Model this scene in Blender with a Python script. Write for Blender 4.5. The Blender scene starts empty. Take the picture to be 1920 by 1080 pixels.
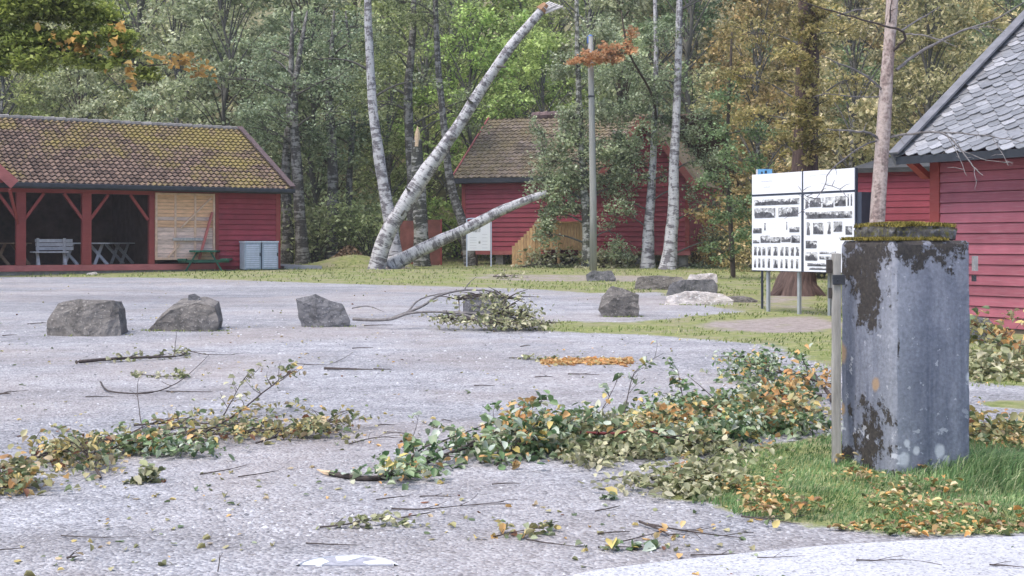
import bpy, math, random
import numpy as np
from mathutils import Vector, Matrix, noise as mnoise
R = math.radians
rnd = random.Random(7)
npr = np.random.default_rng(7)
sc = bpy.context.scene
COL = sc.collection

# ------------------------------------------------------------------ camera, sky, sun, exposure
EYE, F, HOR = 1.45, 2400.0, 455.0
cam = bpy.data.objects.new('camera', bpy.data.cameras.new('camera'))
COL.objects.link(cam)
cam.location = (0, 0, EYE)
cam.rotation_euler = (R(90), 0, 0)
cam.data.lens = 45
cam.data.sensor_width = 36
cam.data.shift_y = -(540 - HOR) / 1920
cam.data.clip_start = 0.1
cam.data.clip_end = 900
sc.camera = cam

SUN_EL, SUN_AZ = 66, -125          # azimuth from +Y (away from camera) to the right
world = bpy.data.worlds.new('World')
sc.world = world
world.use_nodes = True
wn = world.node_tree.nodes
sky = wn.new('ShaderNodeTexSky')
sky.sky_type = 'NISHITA'
sky.sun_disc = False
sky.sun_elevation = R(SUN_EL)
sky.sun_rotation = R(SUN_AZ)
sky.air_density = 1.0
sky.dust_density = 3.0
sky.ozone_density = 1.5
bg = wn['Background']
bg.inputs['Strength'].default_value = 0.15
world.node_tree.links.new(sky.outputs[0], bg.inputs[0])
sun = bpy.data.objects.new('sun', bpy.data.lights.new('sun', 'SUN'))
COL.objects.link(sun)
sun.data.energy = 1.3
sun.data.angle = R(35)
sun.data.color = (1.0, 0.95, 0.88)
sd = Vector((math.sin(R(SUN_AZ)) * math.cos(R(SUN_EL)), math.cos(R(SUN_AZ)) * math.cos(R(SUN_EL)), math.sin(R(SUN_EL))))
sun.rotation_euler = sd.to_track_quat('Z', 'Y').to_euler()
sun.location = sd * 40
sc.view_settings.view_transform = 'Standard'
sc.view_settings.look = 'None'
sc.view_settings.exposure = 1.04
sc.view_settings.gamma = 1.0
sc.cycles.max_bounces = 9
sc.cycles.diffuse_bounces = 7
sc.cycles.glossy_bounces = 2
sc.cycles.transmission_bounces = 6
sc.cycles.transparent_max_bounces = 8
sc.cycles.volume_bounces = 1

# ------------------------------------------------------------------ terrain and pixel helpers
def bump(x, y, cx, cy, r, h):
    return h * np.exp(-(((x - cx) ** 2 + (y - cy) ** 2) / (r * r)))
def gz(x, y):
    x = np.asarray(x, float); y = np.asarray(y, float)
    z = 0.0125 * np.clip(y - 8, 0, 52)
    t = np.clip(y - 57, 0, 400)
    z = z + 0.36 * t * np.clip(t / 14, 0, 1) 
    z = z + 0.03 * np.sin(x * .31 + 1) * np.sin(y * .27) * np.clip((y - 12) / 20, 0, 1)
    z = z + bump(x, y, -6.3, 51, 1.5, .45)
    return z
def g(x, y, h=0.0): return Vector((x, y, float(gz(x, y)) + h))
def P(px, py, Y): return Vector(((px - 960) / F * Y, Y, EYE - (py - HOR) / F * Y))
def GD(py):
    r = (py - HOR) / F
    Y = 1.55 / (r + .0125)
    return Y if Y > 8 else EYE / r
def G(px, py, h=0.0):
    Y = GD(py); x = (px - 960) / F * Y
    return g(x, Y, h)

# ------------------------------------------------------------------ materials
class NT:
    def __init__(s, name):
        s.m = bpy.data.materials.new(name); s.m.use_nodes = True
        s.t = s.m.node_tree; s.n = s.t.nodes; s.l = s.t.links
        s.p = s.n['Principled BSDF']; s.out = s.n['Material Output']
    def new(s, typ, **kw):
        n = s.n.new('ShaderNode' + typ)
        for k, v in kw.items():
            if k.startswith('_'): setattr(n, k[1:], v)
            else: n.inputs[k.replace('__', ' ')].default_value = v
        return n
    def link(s, a, b): s.l.new(a, b); return s
    def coord(s, kind='Object', scale=(1, 1, 1), rot=(0, 0, 0)):
        c = s.n.new('ShaderNodeTexCoord'); m = s.n.new('ShaderNodeMapping')
        m.inputs['Scale'].default_value = scale; m.inputs['Rotation'].default_value = rot
        s.l.new(c.outputs[kind], m.inputs[0]); return m.outputs[0]
    def noise(s, vec, scale, detail=4, rough=.55, dist=0):
        n = s.new('TexNoise', Scale=scale, Detail=detail, Roughness=rough, Distortion=dist)
        if vec is not None: s.l.new(vec, n.inputs['Vector'])
        return n.outputs['Fac']
    def ramp(s, fac, stops, interp='LINEAR'):
        n = s.n.new('ShaderNodeValToRGB'); r = n.color_ramp; r.interpolation = interp
        while len(r.elements) < len(stops): r.elements.new(.5)
        for e, (p, c) in zip(r.elements, stops):
            e.position = p
            if not isinstance(c, (tuple, list)): c = (c, c, c)
            e.color = (*c[:3], 1)
        s.l.new(fac, n.inputs[0]); return n.outputs[0]
    def mix(s, fac, a, b, mode='MIX'):
        n = s.n.new('ShaderNodeMix'); n.data_type = 'RGBA'; n.blend_type = mode
        for i, v in ((0, fac), (6, a), (7, b)):
            if hasattr(v, 'is_linked') or hasattr(v, 'links'): s.l.new(v, n.inputs[i])
            else: n.inputs[i].default_value = v if i == 0 else (*v[:3], 1)
        return n.outputs[2]
    def math(s, op, a, b=0.0, c=None):
        n = s.n.new('ShaderNodeMath'); n.operation = op
        for i, v in enumerate((a, b) if c is None else (a, b, c)):
            if hasattr(v, 'links'): s.l.new(v, n.inputs[i])
            else: n.inputs[i].default_value = v
        return n.outputs[0]
    def rng(s, v, a, b, c=0.0, d=1.0):
        n = s.n.new('ShaderNodeMapRange'); s.l.new(v, n.inputs[0])
        for i, q in enumerate((a, b, c, d)): n.inputs[i + 1].default_value = q
        return n.outputs[0]
    def bump(s, h, strength=.5, dist=.02):
        n = s.new('Bump', Strength=strength, Distance=dist); s.l.new(h, n.inputs['Height'])
        s.l.new(n.outputs[0], s.p.inputs['Normal'])
    def base(s, c, rough=.8, spec=.3):
        if hasattr(c, 'links'): s.l.new(c, s.p.inputs['Base Color'])
        else: s.p.inputs['Base Color'].default_value = (*c[:3], 1)
        if hasattr(rough, 'links'): s.l.new(rough, s.p.inputs['Roughness'])
        else: s.p.inputs['Roughness'].default_value = rough
        s.p.inputs['Specular IOR Level'].default_value = spec
        return s
    def island(s): return s.n.new('ShaderNodeNewGeometry').outputs['Random Per Island']

def simple(name, c, var=.35, scale=6, rough=.8, spec=.3, bumpd=.01, island=0.0, stretch=(1, 1, 1)):
    t = NT(name)
    v = t.coord('Object', stretch)
    n = t.noise(v, scale, 6, .6)
    lo = tuple(x * (1 - var) for x in c); hi = tuple(min(1, x * (1 + var)) for x in c)
    col = t.ramp(n, [(.3, lo), (.7, hi)])
    if island:
        i = t.rng(t.island(), 0, 1, 1 - island, 1 + island)
        col = t.mix(1.0, col, i, 'MULTIPLY')
    t.base(col, rough, spec)
    t.bump(n, .4, bumpd)
    return t.m

def leafmat(name, stops, transl=.35, tint=False, rough=.45, spec=.35, big=None):
    t = NT(name)
    col = t.ramp(t.island(), stops, 'CONSTANT' if len(stops) > 6 else 'LINEAR')
    nz = t.noise(t.coord('Object'), big or 1.2, 2)
    col = t.mix(1.0, col, t.rng(nz, .25, .75, .55, 1.5), 'MULTIPLY')
    if tint:
        oi = t.n.new('ShaderNodeObjectInfo')
        col = t.mix(1.0, col, oi.outputs['Color'], 'MULTIPLY')
    t.base(col, rough, spec)
    tr = t.n.new('ShaderNodeBsdfTranslucent'); t.l.new(col, tr.inputs[0])
    ms = t.n.new('ShaderNodeMixShader'); ms.inputs[0].default_value = transl
    t.l.new(t.p.outputs[0], ms.inputs[1]); t.l.new(tr.outputs[0], ms.inputs[2]); t.l.new(ms.outputs[0], t.out.inputs[0])
    return t.m

def bark_birch(name, white=(.62, .60, .58), dark=(.035, .03, .03), amount=.5, mossy=0.0):
    t = NT(name)
    a = t.n.new('ShaderNodeAttribute'); a.attribute_name = 'bark'
    m = t.n.new('ShaderNodeMapping'); m.inputs['Scale'].default_value = (.55, .55, 8); t.l.new(a.outputs['Vector'], m.inputs[0])
    n1 = t.noise(m.outputs[0], 1.0, 5, .62, .3)
    m2 = t.n.new('ShaderNodeMapping'); m2.inputs['Scale'].default_value = (1.1, 1.1, 1.6); t.l.new(a.outputs['Vector'], m2.inputs[0])
    n2 = t.noise(m2.outputs[0], 1.0, 4, .6, .5)
    n3 = t.noise(m.outputs[0], 4.0, 4, .6)
    k = t.math('ADD', t.math('MULTIPLY', n1, .6), t.math('MULTIPLY', n2, .4))
    e = .5 + .16 * (amount - .5)
    f = t.ramp(k, [(e - .035, 1.0), (e + .03, 0.0)])
    w = t.ramp(n3, [(.3, tuple(c * .6 for c in white)), (.6, white)])
    col = t.mix(f, w, t.ramp(n3, [(.3, dark), (.75, tuple(c * 4 for c in dark))]))
    if mossy:
        col = t.mix(t.math('MULTIPLY', t.ramp(n2, [(.45, 0.0), (.6, 1.0)]), mossy), col, (.09, .10, .03))
    t.base(col, .75, .25); t.bump(k, .5, .03)
    return t.m
def bark_plain(name, a_, b_, sc_=(3, 3, 1.2)):
    t = NT(name)
    a = t.n.new('ShaderNodeAttribute'); a.attribute_name = 'bark'
    m = t.n.new('ShaderNodeMapping'); m.inputs['Scale'].default_value = sc_; t.l.new(a.outputs['Vector'], m.inputs[0])
    n = t.noise(m.outputs[0], 1.6, 6, .65, .4)
    t.base(t.ramp(n, [(.3, a_), (.7, b_)]), .85, .2); t.bump(n, .8, .04)
    return t.m

M = {}
M['birch'] = bark_birch('birch_bark', (.56, .55, .56), (.07, .065, .07), .40)
M['birch_grey'] = bark_birch('grey_birch_bark', (.30, .29, .27), (.03, .028, .025), .6)
M['birch_dark'] = bark_birch('dark_banded_bark', (.50, .49, .46), (.03, .03, .026), .62, .3)
M['pine'] = bark_birch('pink_bark', (.52, .42, .37), (.12, .09, .08), .38)
M['bark'] = bark_plain('brown_bark', (.03, .024, .02), (.13, .10, .08))
M['bark_grey'] = bark_plain('grey_bark', (.05, .05, .045), (.19, .18, .16))
M['spruce_bark'] = bark_plain('red_brown_bark', (.03, .02, .018), (.17, .115, .10), (5, 5, 1.6))
M['twig'] = simple('twig_bark', (.07, .055, .05), .5, 30)
M['twig_grey'] = simple('grey_twig_bark', (.18, .165, .16), .5, 20)
M['rawwood'] = simple('fresh_broken_wood', (.62, .46, .30), .25, 20)

M['leaf'] = leafmat('tree_leaves', [(0, (.13, .16, .10)), (.35, (.23, .26, .17)), (.7, (.34, .365, .26)), (1, (.62, .64, .54))], .5, True)
M['leaf_spruce'] = leafmat('spruce_needles', [(0, (.02, .04, .02)), (.6, (.05, .085, .045)), (1, (.12, .16, .09))], .1, True)
M['leaf_yellow'] = leafmat('autumn_leaves', [(0, (.36, .22, .06)), (.5, (.50, .30, .09)), (1, (.60, .42, .14))], .4)
M['leaf_rust'] = leafmat('rust_leaves', [(0, (.38, .19, .09)), (.5, (.55, .30, .15)), (1, (.62, .42, .25))], .4)
GREENS = [(0, (.08, .15, .06)), (.15, (.15, .24, .10)), (.3, (.24, .32, .16)), (.45, (.34, .41, .26)), (.58, (.46, .52, .42)), (.7, (.15, .21, .10)), (.80, (.52, .52, .38)), (.88, (.60, .48, .16)), (.95, (.68, .40, .16))]
M['leaf_fallen'] = leafmat('fallen_green_leaves', GREENS, .25, False, .42, .5, 5)
DRY = [(0, (.22, .23, .11)), (.15, (.32, .30, .14)), (.3, (.44, .40, .22)), (.45, (.14, .19, .09)), (.58, (.55, .44, .17)), (.7, (.48, .38, .24)), (.80, (.32, .36, .22)), (.88, (.64, .40, .16)), (.95, (.20, .09, .05))]
M['leaf_dry'] = leafmat('drying_leaves', DRY, .25, False, .5, .4, 5)
M['leaf_orange'] = leafmat('orange_leaves', [(0, (.50, .25, .10)), (.4, (.62, .36, .15)), (.7, (.60, .44, .20)), (.9, (.66, .52, .28)), (1, (.35, .33, .15))], .35, False, .5, .4, 6)
M['leaf_greygreen'] = leafmat('dull_grey_green_leaves', [(0, (.16, .19, .09)), (.4, (.30, .31, .16)), (.7, (.43, .42, .26)), (1, (.60, .56, .38))], .25, False, .5, .4, 4)
M['litter'] = leafmat('leaf_litter', [(0, (.55, .30, .10)), (.15, (.42, .28, .12)), (.3, (.20, .24, .09)), (.45, (.50, .42, .20)), (.6, (.28, .17, .09)), (.72, (.58, .48, .30)), (.86, (.16, .20, .08))], .2, False, .6, .3, 5)
M['grass'] = leafmat('green_grass_blades', [(0, (.07, .15, .05)), (.5, (.13, .24, .085)), (.8, (.24, .35, .14)), (1, (.50, .52, .30))], .35, False, .5, .3, 2.2)
M['grass_far'] = leafmat('short_grass_blades', [(0, (.10, .15, .045)), (.5, (.20, .26, .08)), (.85, (.34, .36, .15)), (1, (.46, .42, .24))], .3, False, .6, .2, .6)
M['moss'] = leafmat('moss_tufts', [(0, (.10, .09, .02)), (.5, (.24, .20, .05)), (1, (.42, .34, .10))], .2, False, .8, .1, 8)

# painted boards
def paint(name, c, worn=.2, pale=None):
    t = NT(name)
    v = t.coord('Object', (1, 1, 1))
    n = t.noise(v, 2.2, 5, .6)
    st = t.noise(t.coord('Object', (1.5, 1.5, 30)), 2.0, 4, .6)
    col = t.ramp(n, [(.3, tuple(x * .82 for x in c)), (.7, tuple(x * 1.15 for x in c))])
    col = t.mix(1.0, col, t.rng(t.island(), 0, 1, .85, 1.15), 'MULTIPLY')
    f = t.math('MULTIPLY', t.ramp(st, [(.5, 0.0), (.75, 1.0)]), worn)
    col = t.mix(f, col, pale or tuple(min(1, x * 1.6 + .08) for x in c))
    t.base(col, .7, .3); t.bump(st, .25, .01)
    return t.m
M['red'] = paint('red_painted_boards', (.29, .045, .06), .18)
M['red_post'] = paint('red_painted_timber', (.27, .055, .05), .15)
M['red_far'] = paint('red_boards_central_house', (.31, .06, .08), .18)
M['red_faded'] = paint('faded_pinkish_red_boards', (.33, .10, .13), .4, (.43, .24, .27))
M['red_barge'] = paint('faded_red_trim', (.40, .13, .12), .3)
M['pale_wood'] = simple('pale_unpainted_boards', (.72, .44, .27), .2, 4, .8, .2, .005, .18, (1, 1, 5))
M['pale_pink_wood'] = simple('pale_pinkish_boards', (.60, .45, .39), .25, 5, .8, .2, .005, .18, (1, 1, 5))
M['fresh_wood'] = simple('new_yellowish_timber', (.48, .31, .16), .3, 5, .8, .2, .005, .2, (4, 4, 1))
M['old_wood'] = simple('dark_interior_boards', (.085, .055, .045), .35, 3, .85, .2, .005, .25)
M['weathered'] = simple('weathered_grey_wood', (.36, .345, .34), .3, 7, .8, .2, .006, .12, (3, 3, 1))
M['bench_grey'] = simple('pale_grey_bench_wood', (.50, .48, .50), .2, 7, .75, .2, .004, .1)
M['dark_trim'] = simple('dark_blue_grey_gutter', (.028, .032, .042), .3, 5, .5, .4)
M['grey_trim'] = simple('grey_verge_board', (.17, .17, .185), .25, 5, .6, .3)
M['stonebase'] = simple('foundation_stone', (.22, .21, .19), .4, 5)
M['black'] = simple('iron', (.03, .032, .04), .4, 20, .5, .5)
M['green_paint'] = simple('green_paint', (.012, .085, .055), .3, 6, .55, .4)
M['cabinet'] = simple('blue_grey_cabinet', (.30, .36, .45), .15, 8, .5, .4)
M['cabinet_light'] = simple('pale_blue_grey_slats', (.50, .55, .66), .12, 8, .5, .4)
M['post_grey'] = simple('galvanised_steel', (.34, .36, .37), .15, 8, .5, .5)
M['pole'] = simple('weathered_pole', (.30, .30, .28), .25, 1.5, .85, .2, .01, 0, (6, 6, .7))
M['white'] = simple('white_panel', (.84, .85, .88), .03, 3, .4, .4, .0005)
M['panel_edge'] = simple('dark_panel_frame', (.045, .055, .08), .2, 8, .5, .4)
M['ink'] = simple('grey_lettering', (.52, .52, .55), .1, 40)
M['print_dark'] = simple('dark_print', (.10, .10, .11), .8, 14, .5, .3, .0)
M['blue_sign'] = simple('pale_blue_sign', (.20, .48, .78), .2, 20, .4, .4)
M['rust'] = simple('rusty_brown_sheet', (.20, .075, .06), .45, 2.0, .8, .3, .01)
M['soil'] = simple('brown_dry_heap', (.25, .18, .12), .5, 8, .95, .1, .05)
M['mapline'] = simple('twig_dark', (.13, .12, .13), .3, 30)

# photo thumbnails: black-and-white pictures printed on the board
t = NT('printed_photographs')
v = t.coord('Object', (1, 1, 1))
n = t.noise(v, 9, 6, .75, .6)
n = t.math('ADD', n, t.rng(t.island(), 0, 1, -.08, .10))
t.base(t.ramp(n, [(.36, .04), (.47, .22), (.54, .45), (.62, .80)]), .5, .3)
M['photo'] = t.m

# tiled mossy roof of the shed
def roofmat(name, tile_a, tile_b, moss_a, moss_b, thr, sc_=.55, grad=None):
    t = NT(name)
    tc = t.coord('Object')
    isl = t.island()
    fine = t.noise(tc, 9, 5, .7)
    col = t.ramp(isl, [(0, tile_a), (1, tile_b)])
    col = t.mix(1.0, col, t.rng(fine, .25, .75, .6, 1.45), 'MULTIPLY')
    mo = t.noise(tc, sc_, 6, .72, .4)
    if grad is not None:
        sx = t.n.new('ShaderNodeSeparateXYZ'); t.l.new(tc, sx.inputs[0])
        mo = t.math('ADD', mo, grad(t, sx))
    mo2 = t.math('ADD', mo, t.math('MULTIPLY', t.math('SUBTRACT', fine, .5), .45))
    f = t.ramp(mo2, [(thr - .09, 0.0), (thr + .09, .92)])
    mc = t.ramp(fine, [(.35, moss_a), (.65, moss_b)])
    t.base(t.mix(f, col, mc), .85, .2); t.bump(fine, .6, .03)
    return t.m
def g1(t, sx):
    # moss lies thick high on the right part and again by the porch gable
    a = t.math('MULTIPLY', t.rng(sx.outputs[2], 3.0, 5.2), .12)
    b = t.math('MULTIPLY', t.rng(sx.outputs[0], -9, 0), .12)
    c = t.math('MULTIPLY', t.rng(sx.outputs[0], -8.6, -10.2), .16)
    return t.math('ADD', t.math('ADD', a, b), c)
M['roof_shed'] = roofmat('mossy_clay_tiles', (.075, .052, .043), (.18, .125, .10), (.15, .115, .035), (.26, .215, .075), .66, .55, g1)
M['roof_house'] = roofmat('old_leaf_strewn_tiles', (.10, .08, .065), (.25, .20, .17), (.13, .11, .05), (.29, .23, .15), .48, .9)
t = NT('slate_scales')
isl = t.island(); fn = t.noise(t.coord('Object'), 14, 4, .6)
c = t.ramp(isl, [(0, (.17, .173, .182)), (.5, (.22, .223, .236)), (.85, (.27, .273, .288)), (1, (.36, .36, .378))])
c = t.mix(1.0, c, t.rng(fn, .25, .75, .75, 1.25), 'MULTIPLY')
t.base(c, .45, .55); t.bump(fn, .3, .01)
M['slate'] = t.m

# rock
def rockmat(name, a_, b_, c_=(.05, .05, .05)):
    t = NT(name)
    v = t.coord('Object')
    n = t.noise(v, 3.0, 8, .68, .6); n2 = t.noise(t.coord('Object', (1, 1, 2.2), (.3, .4, 0)), 1.6, 4, .6, 1.0)
    col = t.ramp(n, [(.3, a_), (.62, b_), (.75, tuple(min(1, x * 1.35) for x in b_))])
    crack = t.ramp(n2, [(.47, 0.0), (.495, 1.0), (.52, 0.0)])
    col = t.mix(t.math('MULTIPLY', crack, .55), col, c_)
    sp = t.noise(v, 26, 3, .6)
    col = t.mix(t.math('MULTIPLY', t.ramp(sp, [(.60, 0.0), (.66, 1.0)]), .5), col, tuple(min(1, x * 1.9) for x in b_))
    t.base(col, .85, .25); t.bump(t.math('ADD', n, t.math('MULTIPLY', sp, .3)), .9, .05)
    return t.m
M['rock'] = rockmat('brown_grey_rock', (.09, .082, .075), (.24, .22, .203))
M['rock_dark'] = rockmat('dark_grey_rock', (.07, .07, .075), (.21, .205, .213))
M['rock_light'] = rockmat('pale_rock', (.38, .35, .33), (.66, .61, .58), (.2, .15, .13))

# ground: gravel, with grass and bare earth where the vertex masks say
t = NT('gravel_and_grass')
v = t.coord('Object')
vo = t.new('TexVoronoi', Scale=52, Randomness=1.0); t.l.new(v, vo.inputs['Vector'])
vo2 = t.new('TexVoronoi', Scale=17, Randomness=1.0); t.l.new(v, vo2.inputs['Vector'])
sep = t.n.new('ShaderNodeSeparateColor'); t.l.new(vo.outputs['Color'], sep.inputs[0])
sep2 = t.n.new('ShaderNodeSeparateColor'); t.l.new(vo2.outputs['Color'], sep2.inputs[0])
big = t.noise(v, .35, 5, .6, .4); mid = t.noise(v, 2.6, 6, .7)
gr = t.ramp(sep.outputs[0], [(0, (.13, .128, .14)), (.25, (.31, .305, .33)), (.6, (.41, .405, .43)), (.85, (.52, .515, .54)), (1, (.66, .66, .68))])
gr2 = t.ramp(sep2.outputs[0], [(0, (.30, .295, .31)), (.6, (.40, .395, .415)), (1, (.52, .515, .54))])
gc = t.mix(.35, gr, gr2)
lane = t.noise(t.coord('Object', (.10, .75, 1), (0, 0, .12)), 1.0, 4, .55, .5)
gc = t.mix(1.0, gc, t.rng(lane, .35, .65, .84, 1.12), 'MULTIPLY')
gc = t.mix(1.0, gc, t.rng(mid, .3, .7, .80, 1.2), 'MULTIPLY')
gc = t.mix(1.0, gc, t.rng(big, .3, .7, .72, .92), 'MULTIPLY')
gc = t.mix(1.0, gc, (.985, .99, 1.0), 'MULTIPLY')
# sandy brown patches where the surface is worn
sand = t.ramp(t.noise(v, .22, 4, .6, .6), [(.46, 0.0), (.62, 1.0)])
gc = t.mix(t.math('MULTIPLY', sand, .32), gc, (.40, .325, .28))
lf = t.ramp(t.noise(v, 7, 4, .7), [(.66, 0.0), (.70, 1.0)])
gc = t.mix(t.math('MULTIPLY', lf, .35), gc, (.16, .12, .10))
at = t.n.new('ShaderNodeAttribute'); at.attribute_name = 'mask'
sm = t.n.new('ShaderNodeSeparateXYZ'); t.l.new(at.outputs['Vector'], sm.inputs[0])
edge = t.math('ADD', sm.outputs[0], t.math('MULTIPLY', t.math('SUBTRACT', t.noise(v, 3.2, 6, .75), .5), 1.1))
gf = t.ramp(edge, [(.42, 0.0), (.60, 1.0)])
gg = t.ramp(t.noise(v, 6, 6, .7), [(.3, (.12, .15, .05)), (.5, (.22, .25, .09)), (.7, (.36, .33, .17))])
worn = t.ramp(t.noise(v, .9, 6, .75, .5), [(.46, 0.0), (.60, 1.0)])
gg = t.mix(t.math('MULTIPLY', worn, .65), gg, (.30, .26, .19))
ed2 = t.math('ADD', sm.outputs[1], t.math('MULTIPLY', t.math('SUBTRACT', t.noise(v, 1.3, 6, .75), .5), .9))
df = t.ramp(ed2, [(.45, 0.0), (.65, 1.0)])
dirt = t.ramp(t.noise(v, 9, 6, .7), [(.3, (.20, .165, .15)), (.7, (.42, .37, .35))])
c = t.mix(gf, gc, gg)
c = t.mix(df, c, dirt)
wood = t.ramp(t.noise(v, 3, 6, .7), [(.3, (.10, .10, .05)), (.5, (.18, .17, .09)), (.7, (.32, .27, .15))])
c = t.mix(sm.outputs[2], c, wood)
t.base(c, .9, .2)
hh = t.math('ADD', t.math('MULTIPLY', vo.outputs['Distance'], -1.0), t.math('MULTIPLY', mid, .8))
t.bump(hh, .7, .02)
M['ground'] = t.m
t = NT('pale_asphalt')
v = t.coord('Object')
vo = t.new('TexVoronoi', Scale=90); t.l.new(v, vo.inputs['Vector'])
sep = t.n.new('ShaderNodeSeparateColor'); t.l.new(vo.outputs['Color'], sep.inputs[0])
c = t.ramp(sep.outputs[0], [(0, (.24, .24, .255)), (.25, (.43, .43, .455)), (1, (.56, .56, .59))])
c = t.mix(1.0, c, t.rng(t.noise(v, 1.5, 4), .3, .7, .9, 1.08), 'MULTIPLY')
t.base(c, .8, .3); t.bump(vo.outputs['Distance'], .4, .006)
M['road'] = t.m

# concrete of the gate pillar, with its own stains, moss and lichen
t = NT('stained_concrete')
v = t.coord('Object')
sx = t.n.new('ShaderNodeSeparateXYZ'); t.l.new(v, sx.inputs[0])
X_, Y_, Z_ = sx.outputs
gm = t.n.new('ShaderNodeNewGeometry')
cl = t.noise(v, 2.2, 5, .6, .3); fi = t.noise(v, 38, 4, .65); st = t.noise(t.coord('Object', (5, 5, .55)), 1.6, 5, .6, .4)
col = t.ramp(cl, [(.3, (.10, .112, .155)), (.55, (.155, .168, .215)), (.75, (.22, .232, .275))])
col = t.mix(t.math('MULTIPLY', t.ramp(st, [(.46, 0.0), (.66, 1.0)]), .6), col, (.30, .31, .36))
# paler arris on the front corner
dcor = t.math('ADD', t.math('ADD', X_, .292), t.math('ADD', Y_, .292))
cor = t.math('SUBTRACT', 1.0, t.rng(t.math('ADD', dcor, t.math('MULTIPLY', t.math('SUBTRACT', st, .5), .35)), .01, .22))
col = t.mix(t.math('MULTIPLY', cor, .6), col, (.36, .37, .41))
# pale upper part, darker middle
up = t.rng(t.math('ADD', Z_, t.math('MULTIPLY', cl, .5)), 1.15, 1.6)
col = t.mix(t.math('MULTIPLY', up, .35), col, (.32, .32, .35))
col = t.mix(1.0, col, t.rng(fi, .3, .7, .78, 1.2), 'MULTIPLY')
pit = t.ramp(t.noise(v, 16, 3, .6), [(.66, 0.0), (.69, 1.0)])
col = t.mix(t.math('MULTIPLY', pit, .5), col, (.60, .60, .64))
# dark moss
mn = t.noise(v, 9, 6, .68, .25)
# left face (local x = -.31): upper patch, descending streak, bottom patch
isleft = t.math('LESS_THAN', X_, -.268)
def blob(cy, cz, ry, rz, axis, wt=1.0):
    a = t.math('DIVIDE', t.math('SUBTRACT', axis, cy), ry); b = t.math('DIVIDE', t.math('SUBTRACT', Z_, cz), rz)
    d = t.math('SQRT', t.math('ADD', t.math('MULTIPLY', a, a), t.math('MULTIPLY', b, b)))
    return t.math('MULTIPLY', t.math('SUBTRACT', 1.0, d), wt)
lb = t.math('MAXIMUM', blob(.02, 1.36, .36, .34, Y_, 1.2), blob(-.06, 1.12, .16, .24, Y_, 1.0))
lb = t.math('MAXIMUM', lb, blob(-.06, .98, .06, .16, Y_, .9))
lb = t.math('MAXIMUM', lb, blob(-.06, .22, .24, .28, Y_, 1.15))
lb = t.math('MAXIMUM', lb, blob(.25, .05, .16, .14, Y_, .9))
rb = t.math('MAXIMUM', blob(-.18, 1.45, .24, .17, X_, 1.2), blob(.05, 1.43, .26, .13, X_, .95))
rb = t.math('MAXIMUM', rb, blob(.2, 1.45, .12, .10, X_, .6))
rb = t.math('MAXIMUM', rb, blob(-.28, .78, .035, .12, X_, .9))
rb = t.math('MAXIMUM', rb, blob(-.285, 1.18, .03, .10, X_, .6))
mm = t.math('ADD', t.math('MULTIPLY', lb, isleft), t.math('MULTIPLY', rb, t.math('SUBTRACT', 1.0, isleft)))
mm = t.math('ADD', mm, t.math('MULTIPLY', t.math('SUBTRACT', mn, .5), 4.6))
mm = t.math('ADD', mm, t.math('MULTIPLY', t.math('SUBTRACT', t.noise(v, 45, 5, .7), .5), 1.6))
mf = t.ramp(mm, [(.24, 0.0), (.50, .95)])
col = t.mix(mf, col, t.ramp(fi, [(.3, (.022, .018, .018)), (.62, (.06, .05, .04)), (.75, (.11, .10, .04))]))
# lichen: white discs and orange spots
def spot(axis, c, z, r, colr, ref):
    global col
    b = blob(c, z, r, r * 1.1, axis)
    f = t.math('MULTIPLY', t.ramp(t.math('ADD', b, t.math('MULTIPLY', t.math('SUBTRACT', mn, .5), .9)), [(.0, 0.0), (.45, 1.0)]), t.math('MULTIPLY', ref, .7))
    col = t.mix(f, col, colr)
isright = t.math('SUBTRACT', 1.0, isleft)
spot(X_, .28, .60, .035, (.75, .75, .80), isright)
for cx_, cz_, r_ in ((-.13, .15, .03), (.05, .14, .045), (.1, .08, .03), (-.22, .10, .05), (.02, .02, .03), (-.2, .2, .03)):
    spot(X_, cx_, cz_, r_, (.70, .71, .74), isright)
spot(Y_, -.1, .55, .05, (.42, .26, .12), isleft); spot(Y_, .27, .72, .07, (.40, .25, .12), isleft); spot(Y_, .28, .35, .05, (.42, .26, .10), isleft)
wl = t.math('MULTIPLY', t.ramp(t.noise(v, 12, 3, .55), [(.63, 0.0), (.66, 1.0)]), t.rng(Z_, .55, .1))
col = t.mix(t.math('MULTIPLY', wl, .8), col, (.62, .63, .68))
t.base(col, .85, .25)
t.bump(t.math('ADD', t.math('MULTIPLY', fi, .5), t.math('MULTIPLY', mf, .8)), .7, .012)
M['concrete'] = t.m
t = NT('mossy_cap_stone')
v = t.coord('Object'); n = t.noise(v, 8, 6, .7); f2 = t.noise(v, 30, 4, .7)
c = t.ramp(n, [(.35, (.03, .028, .028)), (.5, (.09, .085, .08)), (.62, (.22, .22, .23))])
c = t.mix(t.ramp(f2, [(.5, 0.0), (.62, 1.0)]), c, (.12, .11, .04))
t.base(c, .9, .2); t.bump(n, 1.0, .03)
M['cap'] = t.m

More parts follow.
